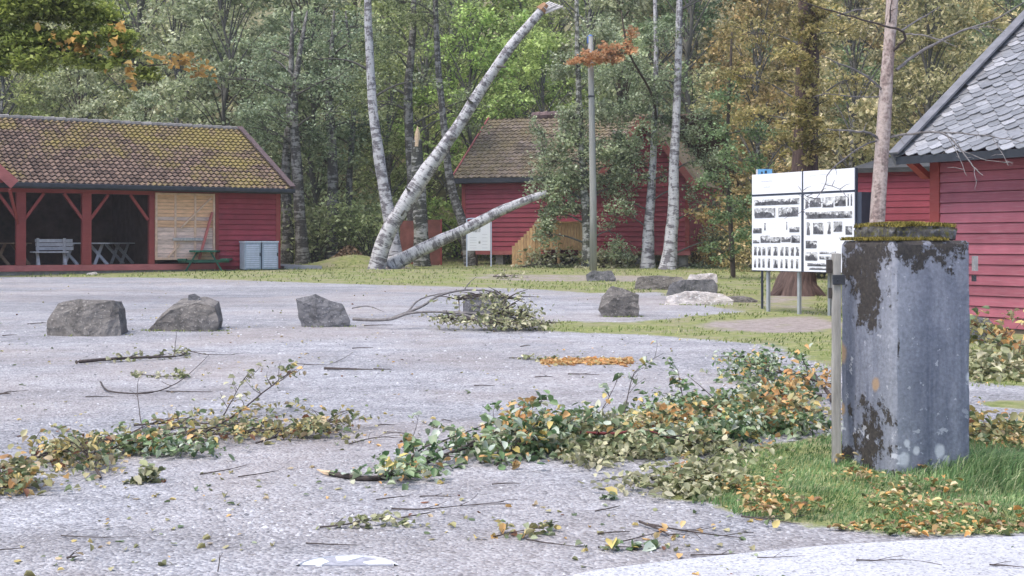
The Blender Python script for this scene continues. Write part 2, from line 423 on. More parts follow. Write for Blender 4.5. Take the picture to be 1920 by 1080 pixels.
# ------------------------------------------------------------------ mesh building
class MB:
    def __init__(s): s.v = []; s.f = []; s.b = []; s.mi = []; s.cur = 0
    def add(s, vs, fs, bk=None):
        o = len(s.v); s.v.extend([tuple(p) for p in vs]); s.f.extend([tuple(i + o for i in q) for q in fs])
        s.b.extend(bk if bk is not None else [(0, 0, 0)] * len(vs)); s.mi.extend([s.cur] * len(fs)); return s
    def box(s, a, b):
        x0, y0, z0 = a; x1, y1, z1 = b
        vs = [(x, y, z) for z in (z0, z1) for y in (y0, y1) for x in (x0, x1)]
        return s.add(vs, [(0, 2, 3, 1), (4, 5, 7, 6), (0, 1, 5, 4), (2, 6, 7, 3), (0, 4, 6, 2), (1, 3, 7, 5)])
    def beam(s, p, q, w, h, up=(0, 0, 1)):
        p = Vector(p); q = Vector(q); d = (q - p).normalized(); u = Vector(up)
        sd_ = d.cross(u)
        if sd_.length < 1e-3: sd_ = d.cross(Vector((0, 1, 0)))
        sd_.normalize(); u = sd_.cross(d).normalized()
        vs = [e + sd_ * (w / 2 * i) + u * (h / 2 * j) for e in (p, q) for j in (-1, 1) for i in (-1, 1)]
        return s.add(vs, [(0, 1, 3, 2), (4, 6, 7, 5), (0, 4, 5, 1), (2, 3, 7, 6), (0, 2, 6, 4), (1, 5, 7, 3)])
    def tube(s, pts, rad, n=8, cap=True, v0=0.0, wob=0.0):
        pts = [Vector(p) for p in pts]; N = len(pts); vs = []; bk = []; L = v0
        for i, p in enumerate(pts):
            d = (pts[min(i + 1, N - 1)] - pts[max(i - 1, 0)]).normalized()
            a = d.cross(Vector((0, 1, 0.01)) if abs(d.y) < .9 else Vector((1, 0, 0))).normalized(); b = d.cross(a).normalized()
            if i: L += (p - pts[i - 1]).length
            r = rad[i] if hasattr(rad, '__len__') else rad
            for k in range(n):
                th = 2 * math.pi * k / n
                rr = r * (1 + wob * mnoise.noise(Vector((math.cos(th) * 1.5, math.sin(th) * 1.5, L * 1.3 + v0))))
                vs.append(p + a * (rr * math.cos(th)) + b * (rr * math.sin(th)))
                bk.append((math.cos(th) * 1.0, math.sin(th) * 1.0, L + v0 * 7))
        fs = [(i * n + k, i * n + (k + 1) % n, (i + 1) * n + (k + 1) % n, (i + 1) * n + k) for i in range(N - 1) for k in range(n)]
        if cap: fs += [tuple(range(n - 1, -1, -1)), tuple(range((N - 1) * n, N * n))]
        return s.add(vs, fs, bk)
    def poly(s, pts, thick, nrm):
        n = len(pts); nv = Vector(nrm).normalized() * thick
        vs = [Vector(p) for p in pts] + [Vector(p) - nv for p in pts]
        fs = [tuple(range(n)), tuple(range(2 * n - 1, n - 1, -1))] + [(i, i + n, (i + 1) % n + n, (i + 1) % n) for i in range(n)]
        return s.add(vs, fs)
    def build(s, name, mat, parent=None, smooth=False, world=False, bevel=0.0):
        off = Vector((0, 0, 0)); q = parent
        while q is not None and world: off += q.location; q = q.parent
        me = bpy.data.meshes.new(name)
        me.from_pydata([(v[0] - off.x, v[1] - off.y, v[2] - off.z) for v in s.v], [], s.f)
        for mm_ in (mat if isinstance(mat, (list, tuple)) else [mat]): me.materials.append(mm_)
        if any(s.mi): me.polygons.foreach_set('material_index', s.mi)
        at_ = me.attributes.new('bark', 'FLOAT_VECTOR', 'POINT')
        at_.data.foreach_set('vector', np.array(s.b, dtype=np.float32).ravel())
        if smooth: me.polygons.foreach_set('use_smooth', [True] * len(me.polygons))
        me.update()
        o = bpy.data.objects.new(name, me); COL.objects.link(o)
        if parent is not None: o.parent = parent
        if bevel:
            bm_ = o.modifiers.new('bevel', 'BEVEL'); bm_.width = bevel; bm_.segments = 2; bm_.limit_method = 'ANGLE'
        return o

def np_mesh(name, V, Fq, mat, parent=None, off=None):
    """V (n,3); Fq (m,k) faces with a constant count."""
    me = bpy.data.meshes.new(name)
    V = np.asarray(V, dtype=np.float32)
    if off is not None: V = V - np.array(off, dtype=np.float32)
    Fq = np.asarray(Fq, dtype=np.int32); m, k = Fq.shape
    me.vertices.add(len(V)); me.vertices.foreach_set('co', V.ravel())
    me.loops.add(m * k); me.loops.foreach_set('vertex_index', Fq.ravel())
    me.polygons.add(m); me.polygons.foreach_set('loop_start', np.arange(0, m * k, k, dtype=np.int32))
    me.polygons.foreach_set('loop_total', np.full(m, k, dtype=np.int32))
    me.update(calc_edges=True); me.validate()
    me.materials.append(mat)
    o = bpy.data.objects.new(name, me); COL.objects.link(o)
    if parent is not None: o.parent = parent
    return o

def unit(a): return a / np.maximum(1e-9, np.linalg.norm(a, axis=1, keepdims=True))
def leaves_geo(C, size, flat=0.3, near=False, rg=npr, var=.5, droop=0.0):
    """leaf-shaped faces at centres C; flat -> 1 means lying flat; near -> folded ovate leaf of two quads"""
    C = np.asarray(C, float); n = len(C)
    nr = rg.normal(size=(n, 3)); nr[:, 2] = np.abs(nr[:, 2]) + flat * 4; nr = unit(nr)
    d = rg.normal(size=(n, 3)); d[:, 2] -= droop * 2; d = unit(d - nr * (d * nr).sum(1, keepdims=True)); w = np.cross(nr, d)
    s_ = (size * (1 + var * rg.uniform(-1, 1, n)))[:, None]
    if not near:
        V = np.stack([C - d * s_ * .5, C + w * s_ * .3, C + d * s_ * .5, C - w * s_ * .3], 1).reshape(-1, 3)
        Fq = np.arange(n * 4).reshape(n, 4)
        return V, Fq
    f = rg.uniform(-.05, .42, n)[:, None]; cu = rg.uniform(-.15, .55, n)[:, None]
    base = C - d * s_ * .5; tip = C + d * s_ * .55 - nr * s_ * cu
    r1 = C - d * s_ * .22 + w * s_ * .34 + nr * s_ * f; r2 = C + d * s_ * .18 + w * s_ * .30 + nr * s_ * (f - cu * .3)
    l1 = C - d * s_ * .22 - w * s_ * .34 + nr * s_ * f; l2 = C + d * s_ * .18 - w * s_ * .30 + nr * s_ * (f - cu * .3)
    V = np.stack([base, r1, r2, tip, l2, l1], 1).reshape(-1, 3)
    b = np.arange(n)[:, None] * 6
    Fq = np.concatenate([b + np.array([0, 1, 2, 3]), b + np.array([0, 3, 4, 5])], 1).reshape(-1, 4)
    return V, Fq

def tag(o, label=None, cat=None, group=None, kind=None):
    if label: o['label'] = label
    if cat: o['category'] = cat
    if group: o['group'] = group
    if kind: o['kind'] = kind
    return o
def thing(name, label, cat, loc=(0, 0, 0), group=None):
    o = bpy.data.objects.new(name, None); COL.objects.link(o); o.location = loc
    o.empty_display_size = .2
    return tag(o, label, cat, group)
def struct(o): o['kind'] = 'structure'; return o
def smooth_path(pts, k=4):
    pts = [Vector(p) for p in pts]; out = []
    for i in range(len(pts) - 1):
        p0 = pts[max(0, i - 1)]; p1 = pts[i]; p2 = pts[i + 1]; p3 = pts[min(len(pts) - 1, i + 2)]
        for j in range(k):
            u = j / k
            out.append(.5 * ((2 * p1) + (p2 - p0) * u + (2 * p0 - 5 * p1 + 4 * p2 - p3) * u * u + (3 * p1 - p0 - 3 * p2 + p3) * u ** 3))
    out.append(pts[-1]); return out
def lerp_list(a, n): 
    xs = np.linspace(0, len(a) - 1, n); return list(np.interp(xs, range(len(a)), a))

# ------------------------------------------------------------------ the ground, one sheet with grass and earth masks
def pg(*pp): return [(G(px, py).x, G(px, py).y) for px, py in pp]
def sdist(X, Y, poly):
    """signed distance, positive inside"""
    P_ = np.array(poly); Q = np.roll(P_, -1, 0); best = np.full(X.shape, 1e9); ins = np.zeros(X.shape, bool)
    for (ax, ay), (bx, by) in zip(P_, Q):
        ex, ey = bx - ax, by - ay; t_ = np.clip(((X - ax) * ex + (Y - ay) * ey) / (ex * ex + ey * ey + 1e-12), 0, 1)
        best = np.minimum(best, np.hypot(X - ax - t_ * ex, Y - ay - t_ * ey))
        c_ = ((ay > Y) != (by > Y)); xi = ax + (Y - ay) * ex / (ey if abs(ey) > 1e-9 else 1e-9)
        ins ^= c_ & (X < xi)
    return np.where(ins, best, -best)
bx_far = pg((-500, 517), (0, 518), (300, 522), (600, 531), (850, 538), (1000, 544), (1110, 552), (1235, 550), (1250, 556), (1330, 575), (1420, 588), (1560, 575), (1700, 600), (1830, 660), (2000, 700))
R_BACK = bx_far + [(13, 20), (40, 30), (40, 62), (-40, 62), (-40, 40)]
R_MID = pg((1005, 618), (1040, 601), (1180, 604), (1300, 592), (1420, 582), (1560, 570), (1700, 600), (1830, 640), (2000, 650), (2000, 725), (1850, 722), (1700, 690), (1560, 690), (1500, 668), (1440, 645), (1300, 634), (1200, 626), (1100, 623))
R_NEAR = pg((1230, 935), (1290, 880), (1350, 850), (1560, 812), (1830, 800), (1920, 790), (2300, 790), (2300, 990), (1920, 1000), (1700, 1003), (1500, 985), (1380, 962), (1320, 940))
R_STRIP = pg((1835, 762), (1840, 753), (1925, 750), (2000, 752), (2000, 768), (1925, 768))
D_PATH = pg((840, 521), (900, 512), (1100, 513), (1260, 516), (1330, 524), (1330, 531), (1100, 528), (950, 527))
D_MID = pg((1270, 612), (1320, 600), (1450, 592), (1560, 590), (1620, 610), (1560, 625), (1450, 626), (1340, 622))
D_SIGN = pg((1380, 575), (1390, 560), (1450, 548), (1560, 555), (1560, 580), (1470, 580))
D_TREE = [(-5.5, 46), (-4.2, 45.5), (-3.4, 48), (-4, 51), (-5.5, 51)]
def masks(X, Y):
    gm_ = np.full(X.shape, -9.)
    for p_, sc_ in ((R_BACK, .5), (R_MID, .5), (R_NEAR, .22), (R_STRIP, .12)): gm_ = np.maximum(gm_, np.clip(.5 + sdist(X, Y, p_) / sc_ * .5, 0, 1))
    dm = np.zeros(X.shape)
    for p_, sc_, k_ in ((D_PATH, .8, .62), (D_MID, .5, .7), (D_SIGN, .6, .55), (D_TREE, .8, .7)): dm = np.maximum(dm, k_ * np.clip(.5 + sdist(X, Y, p_) / sc_ * .5, 0, 1))
    wm = np.clip((Y - 54) / 3, 0, 1)
    return gm_, dm, wm
xs = np.concatenate([[-260, -150, -90, -60, -40, -30], np.arange(-24, 24.01, .17), [30, 40, 60, 90, 150, 260]])
ys = np.concatenate([[-60, -20, -5], np.arange(1.5, 62, .2), [64, 68, 72, 80, 90, 105, 125, 150, 190, 260]])
GX, GY = np.meshgrid(xs, ys); GZ = gz(GX, GY)
nx = len(xs); ny = len(ys)
ii = (np.arange(ny - 1)[:, None] * nx + np.arange(nx - 1)[None, :]).ravel()
gro = np_mesh('gravel_yard', np.stack([GX.ravel(), GY.ravel(), GZ.ravel()], 1), np.stack([ii, ii + 1, ii + nx + 1, ii + nx], 1), M['ground'])
struct(gro)
gro.data.polygons.foreach_set('use_smooth', [True] * len(gro.data.polygons))
gm_, dm_, wm_ = masks(GX.ravel(), GY.ravel())
a_ = gro.data.attributes.new('mask', 'FLOAT_VECTOR', 'POINT')
a_.data.foreach_set('vector', np.stack([gm_, dm_, wm_], 1).astype(np.float32).ravel())

# road edge, bottom right
edge_px = [(960, 1110), (1040, 1090), (1120, 1073), (1250, 1057), (1400, 1041), (1550, 1027), (1700, 1018), (1850, 1012), (1990, 1007), (2300, 1000)]
rp = [G(a, b) for a, b in edge_px]
mb = MB()
top = [(-1.5, 4.4, .012)] + [(p.x, p.y, .012) for p in rp] + [(9, 6.5, .012)]
bot = [(p[0], -4, .012) for p in top]
for i in range(len(top) - 1): mb.add([top[i], top[i + 1], bot[i + 1], bot[i]], [(0, 3, 2, 1)])
struct(mb.build('road', M['road']))

# ------------------------------------------------------------------ loose gravel, litter, grass (uncountable)
def scatter(n, x0, x1, y0, y1, fn=None, rg=npr):
    """points with density that falls with distance, kept where fn says"""
    u = rg.uniform(0, 1, n); y = np.exp(np.log(y0) + u * (np.log(y1) - np.log(y0)))
    x = rg.uniform(-1, 1, n) * np.clip(y * .44, 2, 60) if x0 is None else rg.uniform(x0, x1, n)
    if fn is not None:
        k = fn(x, y); x = x[k]; y = y[k]
    return np.stack([x, y, gz(x, y)], 1)
pb = scatter(9000, None, None, 4.6, 22, lambda x, y: masks(x, y)[0] < .6)
ex_ = npr.uniform(0, 1, (420, 2)); px_, py_q = 420 + 360 * ex_[:, 0], 950 + 55 * ex_[:, 1]
pb = np.concatenate([pb, np.array([tuple(G(a, b)) for a, b in zip(px_, py_q)])])
n = len(pb); sz = (.004 + .010 * npr.random(n) ** 3) * np.clip(pb[:, 1] / 9, .8, 1.8)
sz[-420:] *= npr.uniform(.8, 2.0, 420)
th = npr.uniform(0, 6.28, n); V = []
for k in range(4): V.append(pb + np.stack([np.cos(th + k * 1.57) * sz * npr.uniform(.7, 1.3, n), np.sin(th + k * 1.57) * sz * npr.uniform(.7, 1.3, n), 0 * sz], 1))
apx = pb + np.stack([sz * npr.uniform(-.3, .3, n), sz * npr.uniform(-.3, .3, n), sz * npr.uniform(.4, .8, n)], 1); V.append(apx)
V = np.stack(V, 1).reshape(-1, 3); b = np.arange(n)[:, None] * 5
Fq = np.concatenate([b + np.array([k, (k + 1) % 4, 4]) for k in range(4)], 1).reshape(-1, 3)
t = NT('loose_pebbles'); t.base(t.ramp(t.island(), [(0, (.10, .10, .11)), (.5, (.36, .36, .39)), (1, (.58, .58, .60))]), .8, .3)
o = np_mesh('gravel_stones', V, Fq, t.m); tag(o, 'small loose pale and dark stones over the gravel yard', 'gravel', kind='stuff')

lt = scatter(5200, None, None, 4.7, 40, lambda x, y: (masks(x, y)[0] < .6) & ((npr.random(len(x)) < .22) | (mnoise_arr(x, y) > .12))) if False else None
def patch(x, y, s=1.2, seed=0.0): return np.array([mnoise.noise(Vector((a / s, b_ / s, seed))) for a, b_ in zip(x, y)])
lt = scatter(3000, None, None, 4.7, 40, lambda x, y: (masks(x, y)[0] < .6) & (patch(x, y) > .0))
lt[:, 2] += .006
V, Fq = leaves_geo(lt, .035, 1.2, True)
o = np_mesh('scattered_leaves', V, Fq, M['leaf_dry']); tag(o, 'small dry leaves blown over the grey gravel', 'leaf litter', kind='stuff')
lt = scatter(38000, None, None, 5.5, 14, lambda x, y: (masks(x, y)[0] > .35) & (x > .6) & (patch(x, y, .4, 3) + np.clip((6.9 - y) * .9, -.25, .5) > .03))
lt[:, 2] += .02 + .07 * npr.random(len(lt)) * (lt[:, 1] > 6.6)
V, Fq = leaves_geo(lt, .034, .8, True)
o = np_mesh('leaves_on_grass', V, Fq, M['litter']); tag(o, 'yellow and orange leaves lying in the grass beside the road', 'leaf litter', kind='stuff')

def blades(pts, h, w, name, mat, label, lean=.5, hv=.5, rg=npr):
    n = len(pts); h = (h * (1 + hv * rg.uniform(-1, 1, n)))[:, None]
    a = rg.uniform(0, 6.28, n); d = np.stack([np.cos(a), np.sin(a), 0 * a], 1)
    wa = patch(pts[:, 0], pts[:, 1], .7, 9) * 3 + .4
    ld = np.stack([np.cos(wa), np.sin(wa), 0 * a], 1) + .6 * np.stack([rg.normal(size=n), rg.normal(size=n), 0 * a], 1)
    w_ = w if not hasattr(w, '__len__') else w[:, None]
    z = np.array([[0, 0, 1.]]); k = (lean * rg.uniform(.3, 1.5, n))[:, None]
    m1 = pts + z * h * .55 + ld * h * k * .3; tip = pts + z * h * (1 - .35 * k) + ld * h * k
    V = np.stack([pts - d * w_, pts + d * w_, m1 + d * w_ * .8, m1 - d * w_ * .8, tip], 1).reshape(-1, 3)
    # two quads (the second collapses onto the tip)
    V = np.stack([pts - d * w_, pts + d * w_, m1 + d * w_ * .8, m1 - d * w_ * .8, tip + d * w_ * .1, tip - d * w_ * .1], 1).reshape(-1, 3)
    b = np.arange(n)[:, None] * 6
    Fq = np.concatenate([b + np.array([0, 1, 2, 3]), b + np.array([3, 2, 4, 5])], 1).reshape(-1, 4)
    o = np_mesh(name, V, Fq, mat); return tag(o, label, 'grass', kind='stuff')
pill_c = (2.62, 8.55)
pts = scatter(60000, 1.0, 5.2, 5.7, 10.2, lambda x, y: (masks(x, y)[0] + patch(x, y, .35, 5) * .5 > .55))
dd = np.hypot(pts[:, 0] - 2.9, pts[:, 1] - 7.9)
dd = np.hypot(pts[:, 0] - 2.98, pts[:, 1] - 7.95)
hh = .026 + .13 * np.exp(-(dd / .42) ** 2) + .03 * np.clip((pts[:, 0] - 2.6), 0, 1) + .03 * np.clip(patch(pts[:, 0], pts[:, 1], .45, 2), 0, 1)
hh *= np.clip((pts[:, 1] - 5.9) / .8, .35, 1)
blades(pts, hh, .0028, 'long_grass', M['grass'], 'long soft green grass round the foot of the concrete pillar', .9)
pts = scatter(38000, None, None, 12, 56, lambda x, y: (masks(x, y)[0] + patch(x, y, 1.1, 5) * 1.6 > .75) & (masks(x, y)[0] > .3) & (masks(x, y)[1] < .45))
blades(pts, .02 + .0010 * pts[:, 1], .004 + .0003 * pts[:, 1], 'short_grass', M['grass_far'], 'short yellowish green grass bordering the gravel yard', .5)

# ------------------------------------------------------------------ building helpers
def siding(mb, x0, x1, z0, z1, y, pitch=.16, lip=.025, gap=.022, topfn=None, face=-1, rg=rnd, horizontal=True):
    """lap boards on the plane y (facing -y); each board leans out at its lower edge"""
    z = z0
    while z < z1 - .01:
        zt = min(z + pitch * 1.0, z1)
        a, b = x0, x1
        if topfn:
            a, b = topfn(z + pitch * .6)
            if b - a < .05: break
        # split long boards at joints
        xs_ = [a]
        while xs_[-1] < b - 4.5: xs_.append(xs_[-1] + rg.uniform(2.6, 4.4))
        xs_.append(b)
        for i in range(len(xs_) - 1):
            p, q = xs_[i] + .002, xs_[i + 1] - .002
            yo = y + face * lip; yi = y + face * .004
            mb.add([(p, yo, z), (q, yo, z), (q, yi - .012, zt - gap), (p, yi - .012, zt - gap), (p, y + .02, z), (q, y + .02, z), (q, y + .02, zt - gap), (p, y + .02, zt - gap)], [(0, 1, 2, 3), (4, 5, 1, 0), (3, 2, 6, 7)])
        z += pitch
def pantiles(mb, o, u, L, s_, S, nrm, tw=.20, row=.29, amp=.03, step=.055, sub=4, jitter=.012):
    """corrugated tile rows: o eave corner, u along the eave, s_ up the slope; every tile its own island"""
    o = Vector(o); u = Vector(u).normalized(); s_ = Vector(s_).normalized(); nrm = Vector(nrm).normalized()
    nr_ = int(math.ceil(S / row)); nt = int(round(L / tw)); tw = L / nt
    for r in range(nr_):
        a = r * row; b = min(S, a + row * 1.06)
        for k in range(nt):
            j = rnd.uniform(-jitter, jitter); vs = []
            for q in range(sub + 1):
                uu = k * tw + tw * q / sub; h = amp * math.cos(2 * math.pi * q / sub)
                base = o + u * uu
                vs.append(base + s_ * (a + j) + nrm * (h + step)); vs.append(base + s_ * (b + j) + nrm * (h))
            for q in range(sub + 1): vs.append(vs[2 * q] - nrm * (step + .02))
            fs = [(2 * q, 2 * q + 2, 2 * q + 3, 2 * q + 1) for q in range(sub)] + [(2 * (sub + 1) + q, 2 * (sub + 1) + q + 1, 2 * q + 2, 2 * q) for q in range(sub)]
            mb.add(vs, fs)

# ------------------------------------------------------------------ the open shed on the left
A = R(33); ca, sa = math.cos(A), math.sin(A)
EC = Vector((-7.86, 46.0))                      # right end of the front eave
org = EC - Vector((ca * .35 - sa * -.5, sa * .35 + ca * -.5))
SHZ = .50
shed = thing('open_shed', 'long red open-fronted shed with mossy tiled roof, posts and dim picnic space inside', 'shed', (0, 0, 0))
def ux(px, yl=0.0):
    """local x on the plane local y = yl seen at pixel column px"""
    k = (px - 960) / F; ox = org.x - sa * yl; oy = org.y + ca * yl
    return (k * oy - ox) / (ca - k * sa)
xp1, xp2, xp3, xd0, xd1 = ux(39), ux(162), ux(284), ux(289), ux(403)
XL = -17.0; WH = 2.78; DEP = 9.4; RZ = 5.05
# walls
mb = MB(); siding(mb, xd1 + .1, -.12, .12, WH, 0, .185, .045)
mb.add([(xd1 + .05, .03, 0), (0, .03, 0), (0, .03, WH), (xd1 + .05, .03, WH)], [(0, 1, 2, 3)])
mb.build('front_wall', M['red'], shed)
for a_, b_ in ((-.12, .05), (xd1, xd1 + .12)): mb = MB(); mb.box((a_, -.05, .03), (b_, .10, WH)); mb.build('corner_board', M['red_post'], shed)
# right gable (sees little) and back, with inner lining
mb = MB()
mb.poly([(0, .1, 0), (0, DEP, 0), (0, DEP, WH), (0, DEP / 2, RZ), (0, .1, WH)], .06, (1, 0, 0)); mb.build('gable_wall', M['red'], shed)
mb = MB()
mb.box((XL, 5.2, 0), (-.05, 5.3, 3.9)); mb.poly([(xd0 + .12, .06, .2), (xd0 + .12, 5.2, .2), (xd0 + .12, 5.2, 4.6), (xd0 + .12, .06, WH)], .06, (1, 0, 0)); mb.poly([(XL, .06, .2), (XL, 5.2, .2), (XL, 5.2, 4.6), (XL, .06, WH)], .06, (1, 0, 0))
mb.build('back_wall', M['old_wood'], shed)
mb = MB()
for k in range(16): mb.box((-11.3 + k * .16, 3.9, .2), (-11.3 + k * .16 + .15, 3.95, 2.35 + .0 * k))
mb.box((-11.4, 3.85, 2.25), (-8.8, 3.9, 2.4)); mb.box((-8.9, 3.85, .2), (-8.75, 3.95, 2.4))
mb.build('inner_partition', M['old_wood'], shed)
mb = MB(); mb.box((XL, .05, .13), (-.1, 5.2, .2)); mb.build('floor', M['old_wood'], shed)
mb = MB(); mb.box((XL, -.06, .02), (xd1, .12, .22)); mb.build('sill_beam', M['red_barge'], shed)
mb = MB(); mb.box((XL, .0, -.2), (xd1 - .05, .16, .02)); mb.box((xd1, .05, -.2), (-.02, .2, .0)); mb.build('foundation', M['stonebase'], shed)
mb = MB(); mb.box((XL, -.07, WH - .2), (xd1 + .1, .1, WH - .02)); mb.build('top_beam', M['red_post'], shed)
pst = None
for x in (xp1, xp2, xp3):
    w = .15 if x != xp3 else .09
    mb = MB(); mb.box((x - w, -.075, .22), (x + w, .14, WH - .2)); mb.build('post', M['red_post'], shed, bevel=.01)
for x, sgn in ((xp1, 1), (xp1, -1), (xp2, 1), (xp2, -1), (xp3, -1)):
    mb = MB(); mb.beam((x + sgn * .12, -.0, 1.72), (x + sgn * .72, -.0, WH - .22), .09, .10, (0, 1, 0)); mb.build('brace', M['red_post'], shed)
# roof
sl = math.hypot(DEP / 2 + .5, RZ - WH + .04); ang = math.atan2(RZ - WH + .27, DEP / 2 + .5)
E0 = Vector((XL, -.5, WH + .03)); up = Vector((0, math.cos(ang), math.sin(ang))); nr = Vector((0, -math.sin(ang), math.cos(ang)))
Sl = (DEP / 2 + .5) / math.cos(ang); Lr = .35 - XL
mb = MB(); pantiles(mb, E0 + nr * .05, (1, 0, 0), Lr, up, Sl, nr)
mb.build('roof', M['roof_shed'], shed)
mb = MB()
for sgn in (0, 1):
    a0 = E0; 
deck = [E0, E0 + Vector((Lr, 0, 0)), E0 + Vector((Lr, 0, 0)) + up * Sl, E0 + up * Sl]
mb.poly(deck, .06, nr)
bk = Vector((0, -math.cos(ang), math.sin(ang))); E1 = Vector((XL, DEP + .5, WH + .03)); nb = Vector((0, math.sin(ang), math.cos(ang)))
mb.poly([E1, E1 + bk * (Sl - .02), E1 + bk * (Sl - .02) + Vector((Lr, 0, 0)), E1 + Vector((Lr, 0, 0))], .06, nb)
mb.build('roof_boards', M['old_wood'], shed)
mb = MB(); mb.box((XL, -.64, WH - .05), (.38, -.52, WH + .09)); mb.box((XL, -.515, WH - .09), (.36, -.47, WH + .0)); mb.build('gutter', M['dark_trim'], shed, bevel=.02)
mb = MB()
rt = E0 + up * Sl
for k in range(44):
    x = XL + k * (Lr / 44); mb.tube([(x, rt.y, rt.z + .05 + rnd.uniform(-.01, .01)), (x + Lr / 44 * 1.05, rt.y, rt.z + .07)], [.10, .115], 8)
mb.build('ridge_tiles', simple('grey_ridge_tiles', (.20, .19, .185), .4, 8, .8, .2, .01, .25), shed)
mb = MB(); q0 = E0 + Vector((Lr + .02, 0, .05)); mb.beam(q0 - up * .05, q0 + up * (Sl + .03), .05, .20, nr); mb.beam(q0 + nr * .12 + Vector((-.06, 0, 0)) - up * .02, q0 + nr * .12 + Vector((-.06, 0, 0)) + up * Sl, .2, .04, nr)
mb.build('bargeboard', simple('dark_brown_bargeboard', (.10, .07, .075), .3, 6), shed)
# porch gable at the far left
gx = ux(26, -1.1); gw = 1.9
mb = MB()
pk = Vector((gx - gw, -1.1, WH + 1.45)); lo = Vector((gx + .02, -1.1, WH + .05)); lo2 = Vector((gx - 2 * gw, -1.1, WH + .05))
pts_ = smooth_path([pk, pk + (lo - pk) * .5 + Vector((0, 0, .10)), lo + Vector((0, 0, -.05))], 5)
for i in range(len(pts_) - 1): mb.beam(pts_[i], pts_[i + 1] + (pts_[i + 1] - pts_[i]) * .02, .05, .34, (0, 0, 1))
mb.beam(pk, lo2, .05, .34, (0, 0, 1)); mb.build('porch_bargeboard', M['red_barge'], shed)
mb = MB(); siding(mb, gx - 2 * gw + .2, gx - .2, WH + .05, WH + 1.4, -.9, .16, topfn=lambda z: (gx - 2 * gw + (z - WH) * gw / 1.45, gx - (z - WH) * gw / 1.45 - .1)); mb.build('porch_gable_wall', M['red_post'], shed)
mb = MB()
mb.poly([pk + Vector((0, 0, .2)), lo + Vector((.1, 0, .12)), lo + Vector((.1, 3.0, .12)), pk + Vector((0, 3.0, .2))], .05, (.6, 0, .8))
mb.poly([pk + Vector((0, 0, .2)), pk + Vector((0, 3.0, .2)), lo2 + Vector((-.1, 3, .12)), lo2 + Vector((-.1, 0, .12))], .05, (-.6, 0, .8))
mb.build('porch_roof', M['roof_shed'], shed)
mb = MB(); mb.beam((gx - .12, -1.05, WH - .15), (xp1 - .1, -.02, 1.55), .08, .1, (0, 1, 0)); mb.build('porch_brace', M['red_post'], shed)
# pale boarded shutter door leaning against the front
door = MB()
d0, d1, zb, zt_ = xd0 + .0, xd1 - .03, .36, WH - .12
z = zb; k = 0
while z < zt_ - .02:
    h = rnd.uniform(.10, .16); f = (z - zb) / (zt_ - zb)
    door.cur = 0 if (f > .62 or .42 < f < .56) else 1
    door.box((d0, -.10, z), (d1, -.08, min(z + h, zt_))); z += h + .008
dobj = door.build('plank_door', [M['pale_wood'], M['pale_pink_wood']], shed)
mb = MB()
for x in (d0 + .04, d0 + (d1 - d0) * .33, d0 + (d1 - d0) * .66, d1 - .05): mb.box((x - .035, -.14, zb), (x + .035, -.10, zt_))
for z in (zb + .04, zt_ - .04): mb.box((d0 + .08, -.138, z - .035), (d1 - .09, -.10, z + .035))
mb.beam((d1 - .15, -.13, zt_ - .15), (d0 + (d1 - d0) * .42, -.13, zb + 1.1), .05, .06, (0, 1, 0))
mb.beam((d0 + .45, -.13, zb + .1), (d0 + .85, -.13, zb + .55), .05, .06, (0, 1, 0))
mb.build('door_frame', simple('pale_battens', (.60, .42, .31), .2, 6), dobj)
mb = MB(); mb.beam((d1 - .14, -.2, zb + 1.65), (d1 - .62, -.24, zb + .02), .05, .16, (0, 1, 0)); mb.build('leaning_red_board', M['red_barge'], dobj)
mb = MB(); mb.box((d0 + .6, -.19, zb + .66), (d1 - .45, -.145, zb + .76)); mb.build('grey_rail', M['weathered'], dobj)
shed.location = (org.x, org.y, SHZ); shed.rotation_euler = (0, 0, A)

def put(o, x, y, z, rz): o.location = (x, y, z); o.rotation_euler = (0, 0, rz)
def shed_pt(x, y, z): return Vector((org.x + ca * x - sa * y, org.y + sa * x + ca * y, SHZ + z))
# furniture inside the shed
def xtable(label, px0, px1, yl, mat, dep=.75, h=.75, cat='table', name='picnic_table', rz=A):
    x0, x1 = ux(px0, yl), ux(px1, yl); L = x1 - x0
    r = thing(name, label, cat, (0, 0, 0), 'tables under the shed roof')
    for k in range(4):
        pass
    mb = MB()
    for k in range(5): mb.box((0, k * dep / 5, h - .04), (L, (k + 1) * dep / 5 - .012, h)) 
    mb.build('table_top', mat, r)
    for x in (.28, L - .28):
        mb = MB(); mb.beam((x - .22, .05, 0), (x + .22, dep - .05, h - .05), .05, .10, (1, 0, 0)); mb.beam((x + .22, .08, 0), (x - .22, dep - .02, h - .05), .05, .10, (1, 0, 0)); mb.build('leg', mat, r)
    p = shed_pt(x0, yl, .2); r.location = p; r.rotation_euler = (0, 0, rz)
    return r
xtable('pale grey crossed-leg table right of the slatted bench, partly behind the middle red post', 118, 206, .9, M['bench_grey'])
xtable('brown wooden table at the far left behind the left red post of the open shed', -12, 60, 1.4, simple('brown_table_wood', (.26, .17, .11), .3, 6))
xtable('dim grey table deepest inside the shed, right of the middle red post', 206, 254, 2.4, M['weathered'])
b0 = ux(62, .35)
bench = thing('bench', 'pale grey slatted bench with backrest in the left bay of the open shed', 'bench')
mb = MB()
for k in range(3): mb.box((0, .02 + k * .14, .42), (1.15, .14 + k * .14, .46))
mb.build('seat', M['bench_grey'], bench)
mb = MB()
for k in range(3): mb.box((.22, .50 + k * .05, .50 + k * .13), (1.45, .53 + k * .05, .61 + k * .13))
mb.build('backrest', M['bench_grey'], bench)
